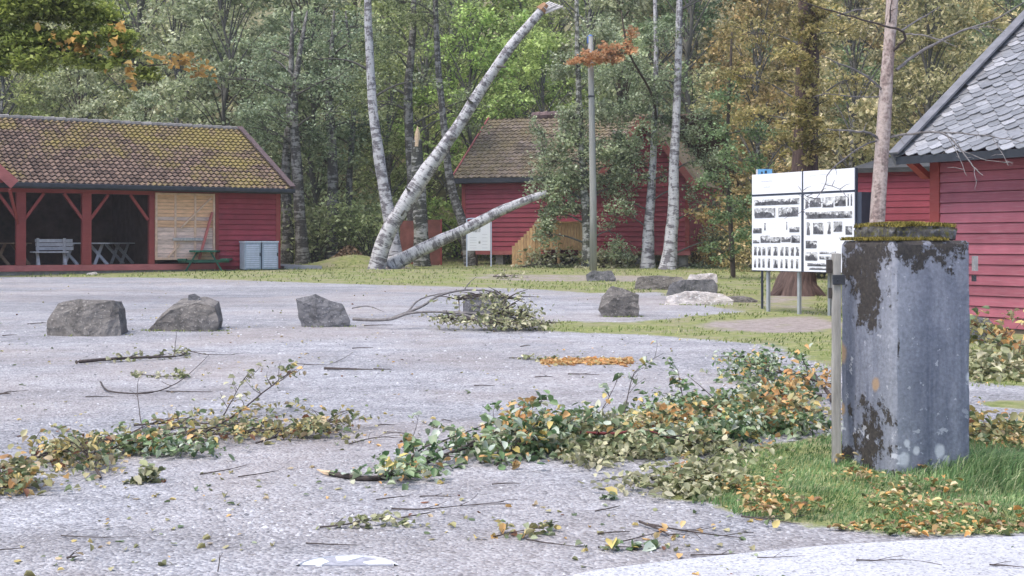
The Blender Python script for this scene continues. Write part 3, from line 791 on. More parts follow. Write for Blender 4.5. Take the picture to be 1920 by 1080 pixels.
for x in (.18, 1.05):
    mb = MB(); mb.beam((x, .02, 0), (x + .05, .40, .42), .05, .09, (1, 0, 0)); mb.beam((x + .1, .55, 0), (x + .1, .5, .9), .05, .08, (1, 0, 0)); mb.build('leg', M['bench_grey'], bench)
p = shed_pt(b0, .30, .2); put(bench, p.x, p.y, p.z, A + .05)

# green picnic table, seen end-on
pt = thing('picnic_table', 'dark green picnic table with fixed benches on the grass before the shed', 'picnic table')
mb = MB()
for k in range(5): mb.box((-.46 + k * .185, 0, .66), (-.46 + k * .185 + .175, 1.7, .725))
mb.build('table_top', M['green_paint'], pt)
for s in (-1, 1):
    mb = MB()
    for k in range(2): mb.box((s * .72 - .14 + k * .145, 0, .37), (s * .72 - .14 + k * .145 + .135, 1.7, .435))
    mb.build('seat', M['green_paint'], pt)
for y in (.25, 1.4):
    for s in (-1, 1):
        mb = MB(); mb.beam((s * .62, y, 0), (s * .22, y, .68), .05, .12, (0, 1, 0)); mb.build('leg', M['green_paint'], pt)
    mb = MB(); mb.box((-.86, y - .03, .30), (.86, y + .03, .40)); mb.build('crossbar', M['green_paint'], pt)
p = G(365, 512); put(pt, p.x, 43.9, float(gz(p.x, 43.9)), R(6))

# two blue-grey cabinets
def cabinet(label):
    r = thing('utility_cabinet', label, 'cabinet', (0, 0, 0), 'cabinets at the right end of the shed')
    mb = MB(); mb.box((0, 0, .03), (.60, .5, .98)); mb.build('body', M['cabinet'], r, bevel=.015)
    mb = MB()
    for k in range(11): mb.box((.05, -.018, .10 + k * .075), (.53, -.003, .15 + k * .075))
    mb.build('door', M['cabinet_light'], r)
    mb = MB(); mb.box((-.015, -.02, .98), (.615, .52, 1.03)); mb.build('lid', M['cabinet_light'], r)
    mb = MB(); mb.box((.545, -.03, .5), (.575, -.003, .62)); mb.build('handle', M['dark_trim'], r)
    return r
for px, lab in ((459, 'blue-grey slatted cabinet, the left one of the pair, against the red shed wall'), (492, 'blue-grey slatted cabinet, the right one of the pair, at the shed corner')):
    c_ = cabinet(lab); xl = ux(px, -.62); p = shed_pt(xl, -.62, 0); put(c_, p.x, p.y, float(gz(p.x, p.y)) , A)
# low grey slab / ramp right of the shed
mb = MB(); a, b_, c_, d_ = shed_pt(.3, .2, 0), shed_pt(1.6, -.2, 0), shed_pt(1.4, 3, 0), shed_pt(.3, 3.2, 0)
mb.poly([(q.x, q.y, float(gz(q.x, q.y)) + .12) for q in (a, b_, c_, d_)], .2, (0, 0, 1))
tag(mb.build('concrete_slab', simple('slab_concrete', (.33, .33, .34), .2, 4)), 'flat grey concrete slab in the grass right of the shed', 'slab')

# ------------------------------------------------------------------ central storehouse on pillars
B = R(-20); cb, sb = math.cos(B), math.sin(B)
HO = Vector((-2.0, 51.9)); HZ = .55
def hx(px, yl=0.0):
    k = (px - 960) / F; ox = HO.x - sb * yl; oy = HO.y + cb * yl
    return (k * oy - ox) / (cb - k * sb)
def hz(px, py, yl=0.0):
    x = hx(px, yl); Yw = HO.y + sb * x + cb * yl
    return EYE - (py - HOR) / F * Yw - HZ
house = thing('storehouse', 'red boarded storehouse raised on short pillars with old tiled roof, behind the leaning birches', 'house')
x1h = hx(1293); xw = hx(1128)            # right end, start of the gabled wing
zb, ze = .58, hz(900, 338)
mb = MB(); siding(mb, .1, x1h - .08, zb, ze, 0, .19, .045); mb.build('wall', M['red_far'], house)
mb = MB(); mb.box((0, .03, zb), (x1h, 6.6, ze - .02)); mb.build('inner_wall', M['red_far'], house)
apx = hx(1218); apz = hz(1218, 222); hw = (x1h - xw) / 2; cxw = (x1h + xw) / 2
mb = MB(); siding(mb, xw, x1h, ze, apz, -.03, .19, .045, topfn=lambda z: (xw + (z - ze) / (apz - ze) * hw, x1h - (z - ze) / (apz - ze) * hw)); mb.build('gable_wall', M['red_far'], house)
for x in (0, x1h - .14): mb = MB(); mb.box((x - .02, -.05, zb), (x + .14, .12, ze)); mb.build('corner_board', M['red_post'], house)
mb = MB(); mb.box((-.02, -.04, zb - .16), (x1h + .02, .2, zb - .0)); mb.build('bottom_beam', M['red_barge'], house)
for x in (.35, 1.55, 3.2, 5.2, 7.3, x1h - .3):
    for y in (.25, 5.8):
        mb = MB(); mb.box((x - .16, y - .16, -.15), (x + .16, y + .16, zb - .16)); mb.build('pillar', M['stonebase'] if y < 1 else M['old_wood'], house, bevel=.02)
rx0, rx1 = -.22, xw + 1.0; rd = 4.1; rise = 6.72 - HZ - ze
an = math.atan2(rise, rd); up = Vector((0, math.cos(an), math.sin(an))); nr = Vector((0, -math.sin(an), math.cos(an))); Sl = rd / math.cos(an)
E0 = Vector((rx0, -.45, ze + .02))
mb = MB(); pantiles(mb, E0 + nr * .06, (1, 0, 0), rx1 - rx0, up, Sl, nr, .23, .27, .025, .04, 4, .02); mb.build('roof', M['roof_house'], house)
mb = MB(); mb.poly([E0, E0 + Vector((rx1 - rx0, 0, 0)), E0 + Vector((rx1 - rx0, 0, 0)) + up * Sl, E0 + up * Sl], .07, nr)
E1 = Vector((rx0, -.45 + 2 * rd, ze + .02)); bk = Vector((0, -math.cos(an), math.sin(an)))
mb.poly([E1, E1 + bk * (Sl - .03), E1 + bk * (Sl - .03) + Vector((rx1 - rx0 + 3, 0, 0)), E1 + Vector((rx1 - rx0 + 3, 0, 0))], .07, (0, .6, .8))
mb.build('roof_boards', M['old_wood'], house)
mb = MB(); mb.beam(E0 + Vector((-.03, 0, .06)), E0 + Vector((-.03, 0, .06)) + up * Sl, .05, .22, nr); mb.build('bargeboard', M['red_barge'], house)
mb = MB(); mb.box((rx0, -.5, ze - .12), (rx1, -.44, ze + .06)); mb.box((rx0 + .1, -.44, ze - .14), (rx1, -.02, ze - .08)); mb.build('fascia', M['dark_trim'], house)
mb = MB(); rt = E0 + up * Sl; x = hx(1000, 3.7)
while x < hx(1100, 3.7):
    mb.tube([(x, rt.y - .05, rt.z + .12), (x + .36, rt.y - .05, rt.z + .14)], [.15, .17], 8); x += .33
mb.build('ridge_tiles', simple('brown_ridge_tiles', (.16, .11, .11), .3, 6, island=.3), house)
# gabled wing roof
wl_ = math.hypot(hw + .3, (apz - ze) * (hw + .3) / hw)
for s in (-1, 1):
    top = Vector((cxw, -.35, apz + .1)); low = Vector((cxw + s * (hw + .3), -.35, ze - (apz - ze) * .3 / hw + .1)); bkv = Vector((0, 5, 0))
    mb = MB(); d = (top - low); mb.poly([low, top, top + bkv, low + bkv] if s < 0 else [top, low, low + bkv, top + bkv], .07, (s * .75, 0, .66)); mb.build('wing_roof', M['roof_house'], house)
    mb = MB(); mb.beam(top + Vector((0, -.03, -.1)), low + Vector((0, -.03, -.1)), .05, .24, (0, 0, 1)); mb.build('wing_bargeboard', M['red_barge'], house)
# timber porch with stair
pr0, pr1 = hx(1003, -1.6), hx(1090, -1.6); py_ = -1.6
zt_, zd = hz(1040, 418, py_), hz(1040, 466, py_)
def plk(mb, x0, x1, z0f, z1f, y, pitch=.12):
    x = x0
    while x < x1: mb.box((x, y, z0f(x)), (x + pitch - .012, y + .025, z1f(x) + rnd.uniform(-.01, .01))); x += pitch
porch = MB(); plk(porch, pr0, pr1, lambda x: zd, lambda x: zt_, py_); po = porch.build('porch_railing', M['fresh_wood'], house)
mb = MB(); xs0 = hx(960, py_ - .05)
plk(mb, xs0, pr0, lambda x: max(-.05, zd - .62 + (x - pr0) * .35), lambda x: zt_ - (pr0 - x) * .95, py_ - .05); mb.build('stair_side', M['fresh_wood'], house)
mb = MB()
for k in range(5): mb.box((pr0 - .2 * (k + 1), py_ + .02, zd - .13 * (k + 1)), (pr0 - .2 * k, -.06, zd - .13 * (k + 1) + .05))
mb.build('stair', M['fresh_wood'], house)
mb = MB(); mb.box((pr0, py_ + .03, zd - .05), (pr1, -.06, zd + .02)); mb.build('porch_deck', M['fresh_wood'], house)
mb = MB(); mb.box((pr0, py_ - .04, zt_), (pr1, py_ + .08, zt_ + .05)); mb.build('handrail', M['fresh_wood'], po)
for x in (pr0 + .08, (pr0 + pr1) / 2, pr1 - .08):
    mb = MB(); mb.box((x - .05, py_ + .04, -.1), (x + .05, py_ + .14, zt_ - .02)); mb.build('porch_post', M['fresh_wood'], house)
house.location = (HO.x, HO.y, HZ); house.rotation_euler = (0, 0, B)

# ------------------------------------------------------------------ right building with the slate roof
# corner (far left) of the wall and its direction towards the camera's right
C0 = P(1750, 455, 19.75); C0.z = .10
C = math.atan2(-.82, .57); cc, sc_ = math.cos(C), math.sin(C)
barn = thing('slate_roofed_house', 'faded red boarded house with grey fish-scale slate roof at the right edge', 'house')
RWH = 2.62
mb = MB(); siding(mb, .13, 9, .10, RWH, 0, .155, .036, .012); mb.build('wall', M['red_faded'], barn)
mb = MB(); mb.box((0.02, .03, .1), (9, 7.0, RWH)); mb.build('inner_wall', M['red_faded'], barn)
mb = MB(); mb.box((-.03, -.05, .05), (.14, .10, RWH)); mb.box((-.06, .08, .05), (.0, .26, RWH)); mb.build('corner_board', M['red_post'], barn)
mb = MB(); mb.box((0, -.02, -.02), (9, .025, .095)); mb.build('plinth', simple('dark_plinth', (.10, .08, .06), .4, 6), barn)
mb = MB(); mb.box((0.03, .03, -.3), (9, .3, -.02)); mb.build('foundation', M['stonebase'], barn)
an = R(36); up = Vector((0, math.cos(an), math.sin(an))); nr = Vector((0, -math.sin(an), math.cos(an))); ov = .28; oe = .5
E0 = Vector((-ov, -oe, RWH + .0)); Sl = 4.4 / math.cos(an); Lr = 10
# scales: pointed slates in staggered rows
mb = MB(); tw, rowh = .235, .135; r = 0; s0 = 0.0
while s0 < Sl:
    nt = int(Lr / tw) + 1
    for k in range(nt):
        x = k * tw + (tw / 2 if r % 2 else 0) - tw / 2
        if x < -.12: x = -.12
        j = rnd.uniform(-.014, .014); h = .014 + rnd.uniform(0, .016); tl = rnd.uniform(-.010, .010)
        w2 = tw * .97; L_ = rowh * 2.25
        prof = [(0.0, L_), (w2, L_), (w2, rowh * .62), (w2 * .78, rowh * .18), (w2 * .5, -rowh * .10), (w2 * .22, rowh * .18), (0, rowh * .62)]
        vs = [E0 + Vector((x + a, 0, 0)) + up * (s0 + b + j) + nr * (.05 + h + tl * (a / w2) - .03 * (b / L_)) for a, b in prof]
        lo_ = [v_ - nr * .012 for v_ in vs]
        n_ = len(vs)
        mb.add(vs + lo_, [tuple(range(n_ - 1, -1, -1))] + [(i, (i + 1) % n_, (i + 1) % n_ + n_, i + n_) for i in range(1, n_)])
    s0 += rowh; r += 1
mb.build('roof', M['slate'], barn)
mb = MB(); mb.poly([E0, E0 + Vector((Lr, 0, 0)), E0 + Vector((Lr, 0, 0)) + up * Sl, E0 + up * Sl], .05, nr)
E1 = Vector((-ov, -oe + 8.8, RWH)); bk = Vector((0, -math.cos(an), math.sin(an))); mb.poly([E1, E1 + bk * (Sl - .02), E1 + bk * (Sl - .02) + Vector((Lr, 0, 0)), E1 + Vector((Lr, 0, 0))], .05, (0, .5, .8))
mb.build('roof_boards', simple('dark_red_soffit', (.10, .04, .045), .4, 4, island=.2), barn)
mb = MB(); q0 = E0 + Vector((-.03, 0, .04)); mb.beam(q0 - up * .06, q0 + up * Sl, .05, .22, nr); mb.beam(q0 + nr * .115 + Vector((.04, 0, 0)) - up * .06, q0 + nr * .115 + Vector((.04, 0, 0)) + up * Sl, .19, .035, nr); mb.build('verge_board', M['grey_trim'], barn)
mb = MB(); mb.box((-ov, -oe - .03, RWH - .07), (Lr - ov, -oe + .0, RWH + .05)); mb.build('fascia', M['dark_trim'], barn)
mb = MB(); mb.poly([(-.02, 0, RWH), (-.02, 8, RWH), (-.02, 3.9, RWH + 2.7)], .05, (-1, 0, 0)); mb.build('gable_wall', M['red_faded'], barn)
mb = MB(); mb.poly([(-ov + .1, -.45, RWH - .05), (-.05, -.45, RWH - .05), (-.05, -.05, RWH - .28), (-ov + .1, -.05, RWH - .28)], .18, (0, -1, 0)); mb.build('eave_bracket', M['red_post'], barn)
barn.location = (C0.x, C0.y, .10); barn.rotation_euler = (0, 0, C)

# long red wall behind, its end hidden by the slate-roofed house
w0, w1 = P(1598, 455, 27.5), P(1790, 455, 26.5)
back = thing('red_boarded_annex', 'low dark red boarded building seen between the notice board and the slate-roofed house', 'building')
Lb = (w1 - w0).length
mb = MB(); siding(mb, 0, Lb + .6, -.6, 1.62, 0, .135, .025, .012); mb.build('wall', M['red_far'], back)
mb = MB(); mb.box((0, .03, -.7), (Lb + .6, 5, 1.6)); mb.build('inner_wall', M['red_far'], back)
mb = MB(); mb.poly([(-.02, -.25, 1.58), (Lb + .6, -.25, 1.58), (Lb + .6, 3, 2.0), (-.02, 3, 2.0)], .1, (0, -.2, .9)); mb.build('roof', simple('dark_felt_roof', (.06, .06, .06), .4, 4), back)
mb = MB(); mb.box((-.05, -.05, -.6), (.09, .10, 1.6)); mb.build('corner_board', M['red_post'], back)
back.location = (w0.x, w0.y, EYE); back.rotation_euler = (0, 0, math.atan2(w1.y - w0.y, w1.x - w0.x))
back.location.z = 1.45

# ------------------------------------------------------------------ concrete gate pillar
pc = P(1677, 893, 7.95)
th = R(19.7); half = .292
ctr = Vector((pc.x - (-half * math.cos(th) + half * math.sin(th)), pc.y - (-half * math.sin(th) - half * math.cos(th))))
pil = thing('gate_pillar', 'tall square blue-grey concrete gate pillar with dark moss patches, standing in long grass', 'pillar')
def rough_box(x0, x1, y0, y1, z0, z1, seg, amp, seed, rnd_edge=.02, domef=0.0):
    mb = MB(); nxx, nyy, nzz = seg
    idx = {}
    def vid(i, j, k):
        key = (i, j, k)
        if key not in idx:
            x = x0 + (x1 - x0) * i / nxx; y = y0 + (y1 - y0) * j / nyy; z = z0 + (z1 - z0) * k / nzz
            ex = (i in (0, nxx)) + (j in (0, nyy)) + (k in (0, nzz))
            v_ = Vector((x, y, z)); c_ = Vector(((x0 + x1) / 2, (y0 + y1) / 2, z))
            if ex >= 2:
                v_ += Vector(((1 if i == 0 else -1 if i == nxx else 0), (1 if j == 0 else -1 if j == nyy else 0), (1 if k == 0 else -1 if k == nzz else 0))) * rnd_edge * (.6 + .8 * abs(mnoise.noise(Vector((x, y, z)) * 9 + Vector((seed, 0, 0)))))
            v_ += mnoise.noise_vector(Vector((x, y, z)) * 4 + Vector((seed, 3, 1))) * amp + mnoise.noise_vector(Vector((x, y, z)) * 14 + Vector((seed, 3, 1))) * amp * .5
            if domef and k == nzz: v_.z += domef * (1 - ((2 * i / nxx - 1) ** 2 + (2 * j / nyy - 1) ** 2) / 2)
            idx[key] = len(mb.v); mb.v.append(tuple(v_)); mb.b.append((0, 0, 0))
        return idx[key]
    for i in range(nxx):
        for j in range(nyy):
            mb.f.append((vid(i, j, 0), vid(i, j + 1, 0), vid(i + 1, j + 1, 0), vid(i + 1, j, 0))); mb.f.append((vid(i, j, nzz), vid(i + 1, j, nzz), vid(i + 1, j + 1, nzz), vid(i, j + 1, nzz)))
    for k in range(nzz):
        for i in range(nxx):
            mb.f.append((vid(i, 0, k), vid(i + 1, 0, k), vid(i + 1, 0, k + 1), vid(i, 0, k + 1))); mb.f.append((vid(i + 1, nyy, k), vid(i, nyy, k), vid(i, nyy, k + 1), vid(i + 1, nyy, k + 1)))
        for j in range(nyy):
            mb.f.append((vid(0, j + 1, k), vid(0, j, k), vid(0, j, k + 1), vid(0, j + 1, k + 1))); mb.f.append((vid(nxx, j, k), vid(nxx, j + 1, k), vid(nxx, j + 1, k + 1), vid(nxx, j, k + 1)))
    mb.mi = [0] * len(mb.f)
    return mb
PT = 1.465
rough_box(-half, half, -half, half, -.1, PT, (26, 26, 60), .005, 1, .014).build('shaft', M['concrete'], pil, smooth=True).data.set_sharp_from_angle(angle=R(38))
rough_box(-.24, .24, -.24, .24, PT - .01, PT + .085, (20, 20, 6), .016, 5, .03, .02).build('cap_stone', M['cap'], pil, smooth=True)
# moss cushions: short tufts along the top edges and on the cap
def tufts(pts, h, rg=npr):
    n = len(pts); a = rg.uniform(0, 6.28, n); d = np.stack([np.cos(a), np.sin(a), 0 * a], 1); l = rg.normal(size=(n, 3)) * .5; l[:, 2] = 1
    hh_ = (h * rg.uniform(.4, 1.3, n))[:, None]
    V = np.stack([pts - d * .004, pts + d * .004, pts + l * hh_ + d * .001, pts + l * hh_ - d * .001], 1).reshape(-1, 3)
    return V, np.arange(n * 4).reshape(n, 4)
n = 5200
q = npr.uniform(-.235, .235, (n, 2)); keep = (np.array([mnoise.noise(Vector((a * 7, b_ * 7, 2))) for a, b_ in q]) > -.22)
q = q[keep]; zc = PT + .082 + .018 * (1 - (q ** 2).sum(1) / .11) 
V1, F1 = tufts(np.stack([q[:, 0], q[:, 1], zc], 1), .022)
n = 3800; e_ = npr.integers(0, 2, n); al = npr.uniform(-.292, .292, n); inn = npr.uniform(-.290, -.23, n)
pts = np.where(e_[:, None] == 0, np.stack([inn, al, np.full(n, PT)], 1), np.stack([al, inn, np.full(n, PT)], 1))
kk = (np.array([mnoise.noise(Vector((a * 6, b_ * 6, 7))) for a, b_, _ in pts]) > np.where(e_ == 0, -.3, .05 + .5 * np.clip(pts[:, 0], -.2, .3)))
V2, F2 = tufts(pts[kk], .020)
np_mesh('moss', np.concatenate([V1, V2]), np.concatenate([F1, F2 + len(V1)]), M['moss'], pil)
# flakes of moss hanging on the faces
pil.location = (ctr.x, ctr.y, pc.z); pil.rotation_euler = (0, 0, th)

# weathered gate post strapped to the pillar's left
Yp = 8.35
a = P(1568, 475, Yp); b_ = P(1568, 862, Yp)
post = thing('gate_post', 'narrow weathered plank post bolted to the left side of the concrete pillar', 'post', (a.x, a.y, b_.z))
mb = rough_box(-.028, .028, -.03, .03, -.05, a.z - b_.z, (3, 3, 30), .003, 8, .004); mb.build('plank', simple('weathered_pale_post', (.34, .32, .29), .35, 5, .85, .2, .006, 0, (5, 5, .6)), post)
mb = MB(); z = P(1566, 525, Yp).z - b_.z; mb.box((-.035, -.052, z - .03), (.045, -.034, z + .035)); mb.tube([(-.005, -.06, z), (-.005, -.05, z)], .008, 8); mb.build('hinge', M['black'], post, bevel=.003)
mb = MB(); z1_ = P(1566, 487, Yp).z - b_.z; mb.box((-.062, -.02, z + .045), (-.032, .02, z1_)); mb.box((-.050, -.01, z - .12), (-.032, .01, z - .05)); mb.build('bracket', simple('dark_old_wood', (.06, .05, .045), .4, 20), post)
a = P(1828, 480, 8.6)
mb = MB(); mb.box((a.x - .014, a.y - .02, a.z - .10), (a.x + .014, a.y + .02, a.z)); mb.cur = 1; mb.box((a.x - .016, a.y - .024, a.z - .17), (a.x + .002, a.y + .02, a.z - .13))
tag(mb.build('gate_fitting', [M['weathered'], M['black']]), 'small pale wooden block on the right edge of the concrete pillar', 'fitting')

# ------------------------------------------------------------------ large information board
BL = P(1411, 455, 23.6); BR = P(1603, 455, 21.4)
bd = BR - BL; bw = bd.length; ba = math.atan2(bd.y, bd.x)
board = thing('notice_board', 'large white four-panel notice board with black and white photographs on grey posts', 'notice board')
zT, zM, zB = EYE + 1.25, EYE + .865, EYE - .505
zbase = float(gz(BL.x, BL.y))
def lz(z): return z - zbase
def bu(px):                      # local x on the board plane for a pixel column
    k = (px - 960) / F; d = bd.normalized(); return (k * BL.y - BL.x) / (d.x - k * d.y)
xm = bu(1505.5)
mb = MB(); mb.box((-.02, .0, lz(zB) - .01), (bw + .02, .05, lz(zT) - .0)); mb.build('backing', M['panel_edge'], board)
mb = MB(); mb.box((bw + .02, .03, lz(zB)), (bw + .12, .30, lz(zM) - .02)); mb.build('side_cheek', M['panel_edge'], board)
panels = {}
for nm, xa, xb, za, zb_ in (('tl', 0, xm - .02, zM + .02, zT), ('tr', xm + .02, bw, zM + .02, zT), ('bl', 0, xm - .035, zB, zM - .02), ('br', xm + .035, bw, zB, zM - .02)):
    mb = MB(); mb.box((xa, -.012, lz(za)), (xb, -.002, lz(zb_))); panels[nm] = mb.build('panel', M['white'], board)
# thumbnails, given in zoomed pixels of the left / right lower panel (0..1 across, 0..1 down)
def pics(par, xa, xb, za, zb_, rects, mat, name):
    for (a, b, c, d) in rects:
        mb = MB()
        # irregular skyline print: a few columns of uneven height so the picture has an outline of its own
        mb.box((xa + (xb - xa) * a, -.0155, zb_ - (zb_ - za) * d), (xa + (xb - xa) * b, -.0125, zb_ - (zb_ - za) * c))
        pr = mb.build(name, mat, par)
        X0, X1 = xa + (xb - xa) * a, xa + (xb - xa) * b; Z0, Z1 = zb_ - (zb_ - za) * d, zb_ - (zb_ - za) * c; W_, H_ = X1 - X0, Z1 - Z0
        mb = MB(); k_ = max(4, int(W_ / .03)); tall = H_ > W_
        pts2 = [(X1 - .004 - W_ * .03, -.0165, Z0 + H_ * .03), (X0 + W_ * .03 + .002, -.0165, Z0 + H_ * .03)]
        for q_ in range(k_ + 1):
            f_ = q_ / k_; hh2 = (.9 - 1.6 * abs(f_ - .5) + rnd.uniform(-.12, .1)) if tall else .42 + .25 * math.sin(f_ * rnd.uniform(2, 4) + a * 9) + rnd.uniform(-.1, .1)
            pts2.append((X0 + W_ * (.04 + .92 * f_), -.0165, Z0 + H_ * min(.95, max(.12, hh2))))
        mb.poly(list(reversed(pts2)), .0008, (0, -1, 0)); mb.build('silhouette', M['print_dark'], pr)
L_r = [(.04, .97, .045, .125), (.05, .49, .16, .295), (.55, .95, .16, .285), (.02, .21, .43, .50), (.26, .29, .36, .46), (.71, .73, .35, .46), (.77, .97, .42, .49), (.02, .16, .59, .635), (.18, .38, .53, .63), (.39, .60, .55, .63), (.61, .80, .55, .62), (.81, .98, .53, .63)]
x_ = [.04, .13, .22, .33, .45, .59, .69, .80, .90]
L_r += [(x, x + .065 + .02 * (i == 4), .68, .80) for i, x in enumerate(x_)] + [(x, x + .05 + .04 * (i == 4), .84, .965) for i, x in enumerate(x_)]
pics(panels['bl'], 0, xm - .035, lz(zB), lz(zM - .02), L_r, M['photo'], 'photograph')
R_r = [(.03, .10, .04, .18), (.12, .36, .05, .17), (.38, .60, .05, .18), (.62, .84, .04, .17), (.87, .90, .02, .17), (.93, .96, .02, .17), (.04, .96, .23, .32), (.06, .13, .36, .53), (.19, .40, .37, .52), (.48, .55, .36, .52), (.60, .77, .36, .49), (.83, .96, .42, .53), (.04, .27, .60, .70), (.03, .28, .75, .86), (.32, .65, .74, .77), (.32, .70, .80, .84), (.07, .60, .89, .93), (.10, .7, .945, .975)]
pics(panels['br'], xm + .035, bw, lz(zB), lz(zM - .02), R_r, M['photo'], 'photograph')
def words(par, rows, h=.022):
    for (x0, x1, z) in rows:
        x = x0; mb = MB()
        while x < x1:
            w_ = rnd.uniform(.008, .016); hh_ = h * rnd.choice([1, 1, 1.35]); k = rnd.random()
            mb.box((x, -.0145, z), (x + w_ * .3, -.0125, z + hh_))
            if k < .5: mb.box((x + w_ * .3, -.0145, z + h * .8), (x + w_, -.0125, z + h))
            if k > .3: mb.box((x + w_ * .3, -.0145, z), (x + w_, -.0125, z + h * .2))
            x += w_ + .007
        mb.build('lettering', M['ink'], par)
h_ = (zT - zM)
words(panels['tl'], [(.26, .56, lz(zM) + h_ * .62), (.32, .50, lz(zM) + h_ * .34)])
words(panels['tr'], [(xm + .18, xm + .34, lz(zM) + h_ * .75), (xm + .42, xm + .70, lz(zM) + h_ * .78), (xm + .45, xm + .70, lz(zM) + h_ * .38)], .014)
words(panels['bl'], [(.30 + .22 * i, .30 + .22 * i + .14, lz(zM) - .02 - .5 - .045 * j) for i in range(2) for j in range(4)], .007)
words(panels['br'], [(xm + .30 + .16 * i, xm + .30 + .16 * i + .11, lz(zM) - .02 - .82 - .04 * j) for i in range(3) for j in range(4)], .007)
for px, dy in ((1434, .06), (1492, .06), (1530, .3)):
    mb = MB(); x = bu(px); mb.box((x - .028, dy, -.3), (x + .028, dy + .05, lz(zT) - .1)); mb.build('post', M['post_grey'], board)
board.location = (BL.x, BL.y, zbase); board.rotation_euler = (0, 0, ba)
# small blue sign behind its top left corner
a = P(1418, 330, 24.1); c_ = P(1448, 317, 24.1)
bs = thing('blue_sign', 'small pale blue sign plate showing above the notice board left corner', 'sign', (a.x, a.y, zbase))
mb = MB(); mb.box((.03, 0, c_.z - zbase - .18), (.30, .02, c_.z - zbase)); mb.build('plate', M['blue_sign'], bs)
mb = MB(); mb.box((.09, -.004, c_.z - zbase - .09), (.12, -.001, c_.z - zbase - .05)); mb.box((.16, -.004, c_.z - zbase - .08), (.2, -.001, c_.z - zbase - .03)); mb.build('marking', M['panel_edge'], bs)
mb = MB(); mb.box((-.0, -.0, c_.z - zbase - .14), (.028, .02, c_.z - zbase - .005)); mb.build('edge_plate', M['white'], bs)
mb = MB(); mb.box((.10, .022, 0), (.14, .06, c_.z - zbase - .02)); mb.build('post', M['panel_edge'], bs)

# small white information panel in front of the storehouse
a = P(874, 412, 49.3); c_ = P(922, 470, 49.3)
ip = thing('information_panel', 'small white information panel on thin grey posts before the red storehouse', 'information board', (a.x, a.y, float(gz(a.x, a.y))))
z0_ = c_.z - ip.location.z; z1_ = a.z - ip.location.z; w = c_.x - a.x
mb = MB(); mb.box((.05, -.02, z0_), (w - .06, .01, z1_ - .1)); pn = mb.build('panel', M['white'], ip)
mb = MB(); mb.box((.25, -.024, z1_ - .48), (.55, -.021, z1_ - .25)); mb.box((.48, -.024, z0_ + .28), (.55, -.021, z0_ + .38)); mb.build('picture', M['photo'], pn)
mb = MB(); 
for k in range(5): mb.box((.14, -.024, z0_ + .1 + k * .1), (.40, -.0215, z0_ + .113 + k * .1)); mb.box((.62, -.024, z0_ + .1 + k * .13), (.82, -.0215, z0_ + .113 + k * .13))
mb.build('lettering', M['ink'], pn)
for x in (0.0, w - .05):
    mb = MB(); mb.box((x, -.02, -.2), (x + .05, .03, z1_ - .04)); mb.build('post', M['cabinet_light'], ip)
mb = MB(); mb.tube(smooth_path([(.025, 0, z1_ - .06), (.06, 0, z1_ + .03), (w / 2, 0, z1_ + .05), (w - .08, 0, z1_ + .03), (w - .025, 0, z1_ - .06)], 3), .025, 6); mb.build('top_rail', M['cabinet_light'], ip)

# rusty brown sheet behind the birches
a = P(750, 412, 51.5); c_ = P(825, 497, 51)
rs = thing('rusty_screen', 'rusty red-brown sheet metal screen standing behind the birch stems', 'screen', (a.x, 51.5, float(gz(a.x, 51.5)) - .1))
zz = a.z - rs.location.z; w = c_.x - a.x
mb = MB(); mb.box((0, 0, 0), (w * .62, .06, zz - .04)); mb.build('sheet', M['rust'], rs)
mb = MB(); mb.box((w * .62 + .003, .02, 0), (w, .08, zz + .0)); mb.build('side_sheet', M['rust'], rs)
mb = MB(); mb.box((w - .02, -.01, 0), (w + .05, .1, zz + .02)); mb.build('post', M['red_post'], rs)

# wooden lamp pole
a = G(1122, 512); 
pole = thing('utility_pole', 'tall weathered grey wooden pole in front of the storehouse trees', 'pole', (a.x, 45.5, float(gz(a.x, 45.5))))
topz = P(1115, 68, 45.5).z - pole.location.z
mb = MB(); mb.tube([(0, 0, -.3), (0, 0, 2.5), (-.05, 0, 5.5), (-.10, 0, topz)], [.135, .125, .11, .095], 14); mb.build('shaft', M['pole'], pole, smooth=True)
mb = MB(); mb.tube([(-.10, 0, topz), (-.10, 0, topz + .06)], [.10, .03], 12); mb.box((-.22, -.06, topz - .25), (-.14, .06, topz - .02)); mb.build('cap', simple('blue_pole_cap', (.10, .18, .42), .2, 20), pole)
mb = MB(); z = P(1115, 182, 45.5).z - pole.location.z; mb.box((-.20, -.11, z), (.05, -.09, z + .05)); mb.tube([(-.07, 0, z - .01), (-.07, 0, z + .04)], .12, 14); mb.build('band', M['black'], pole)

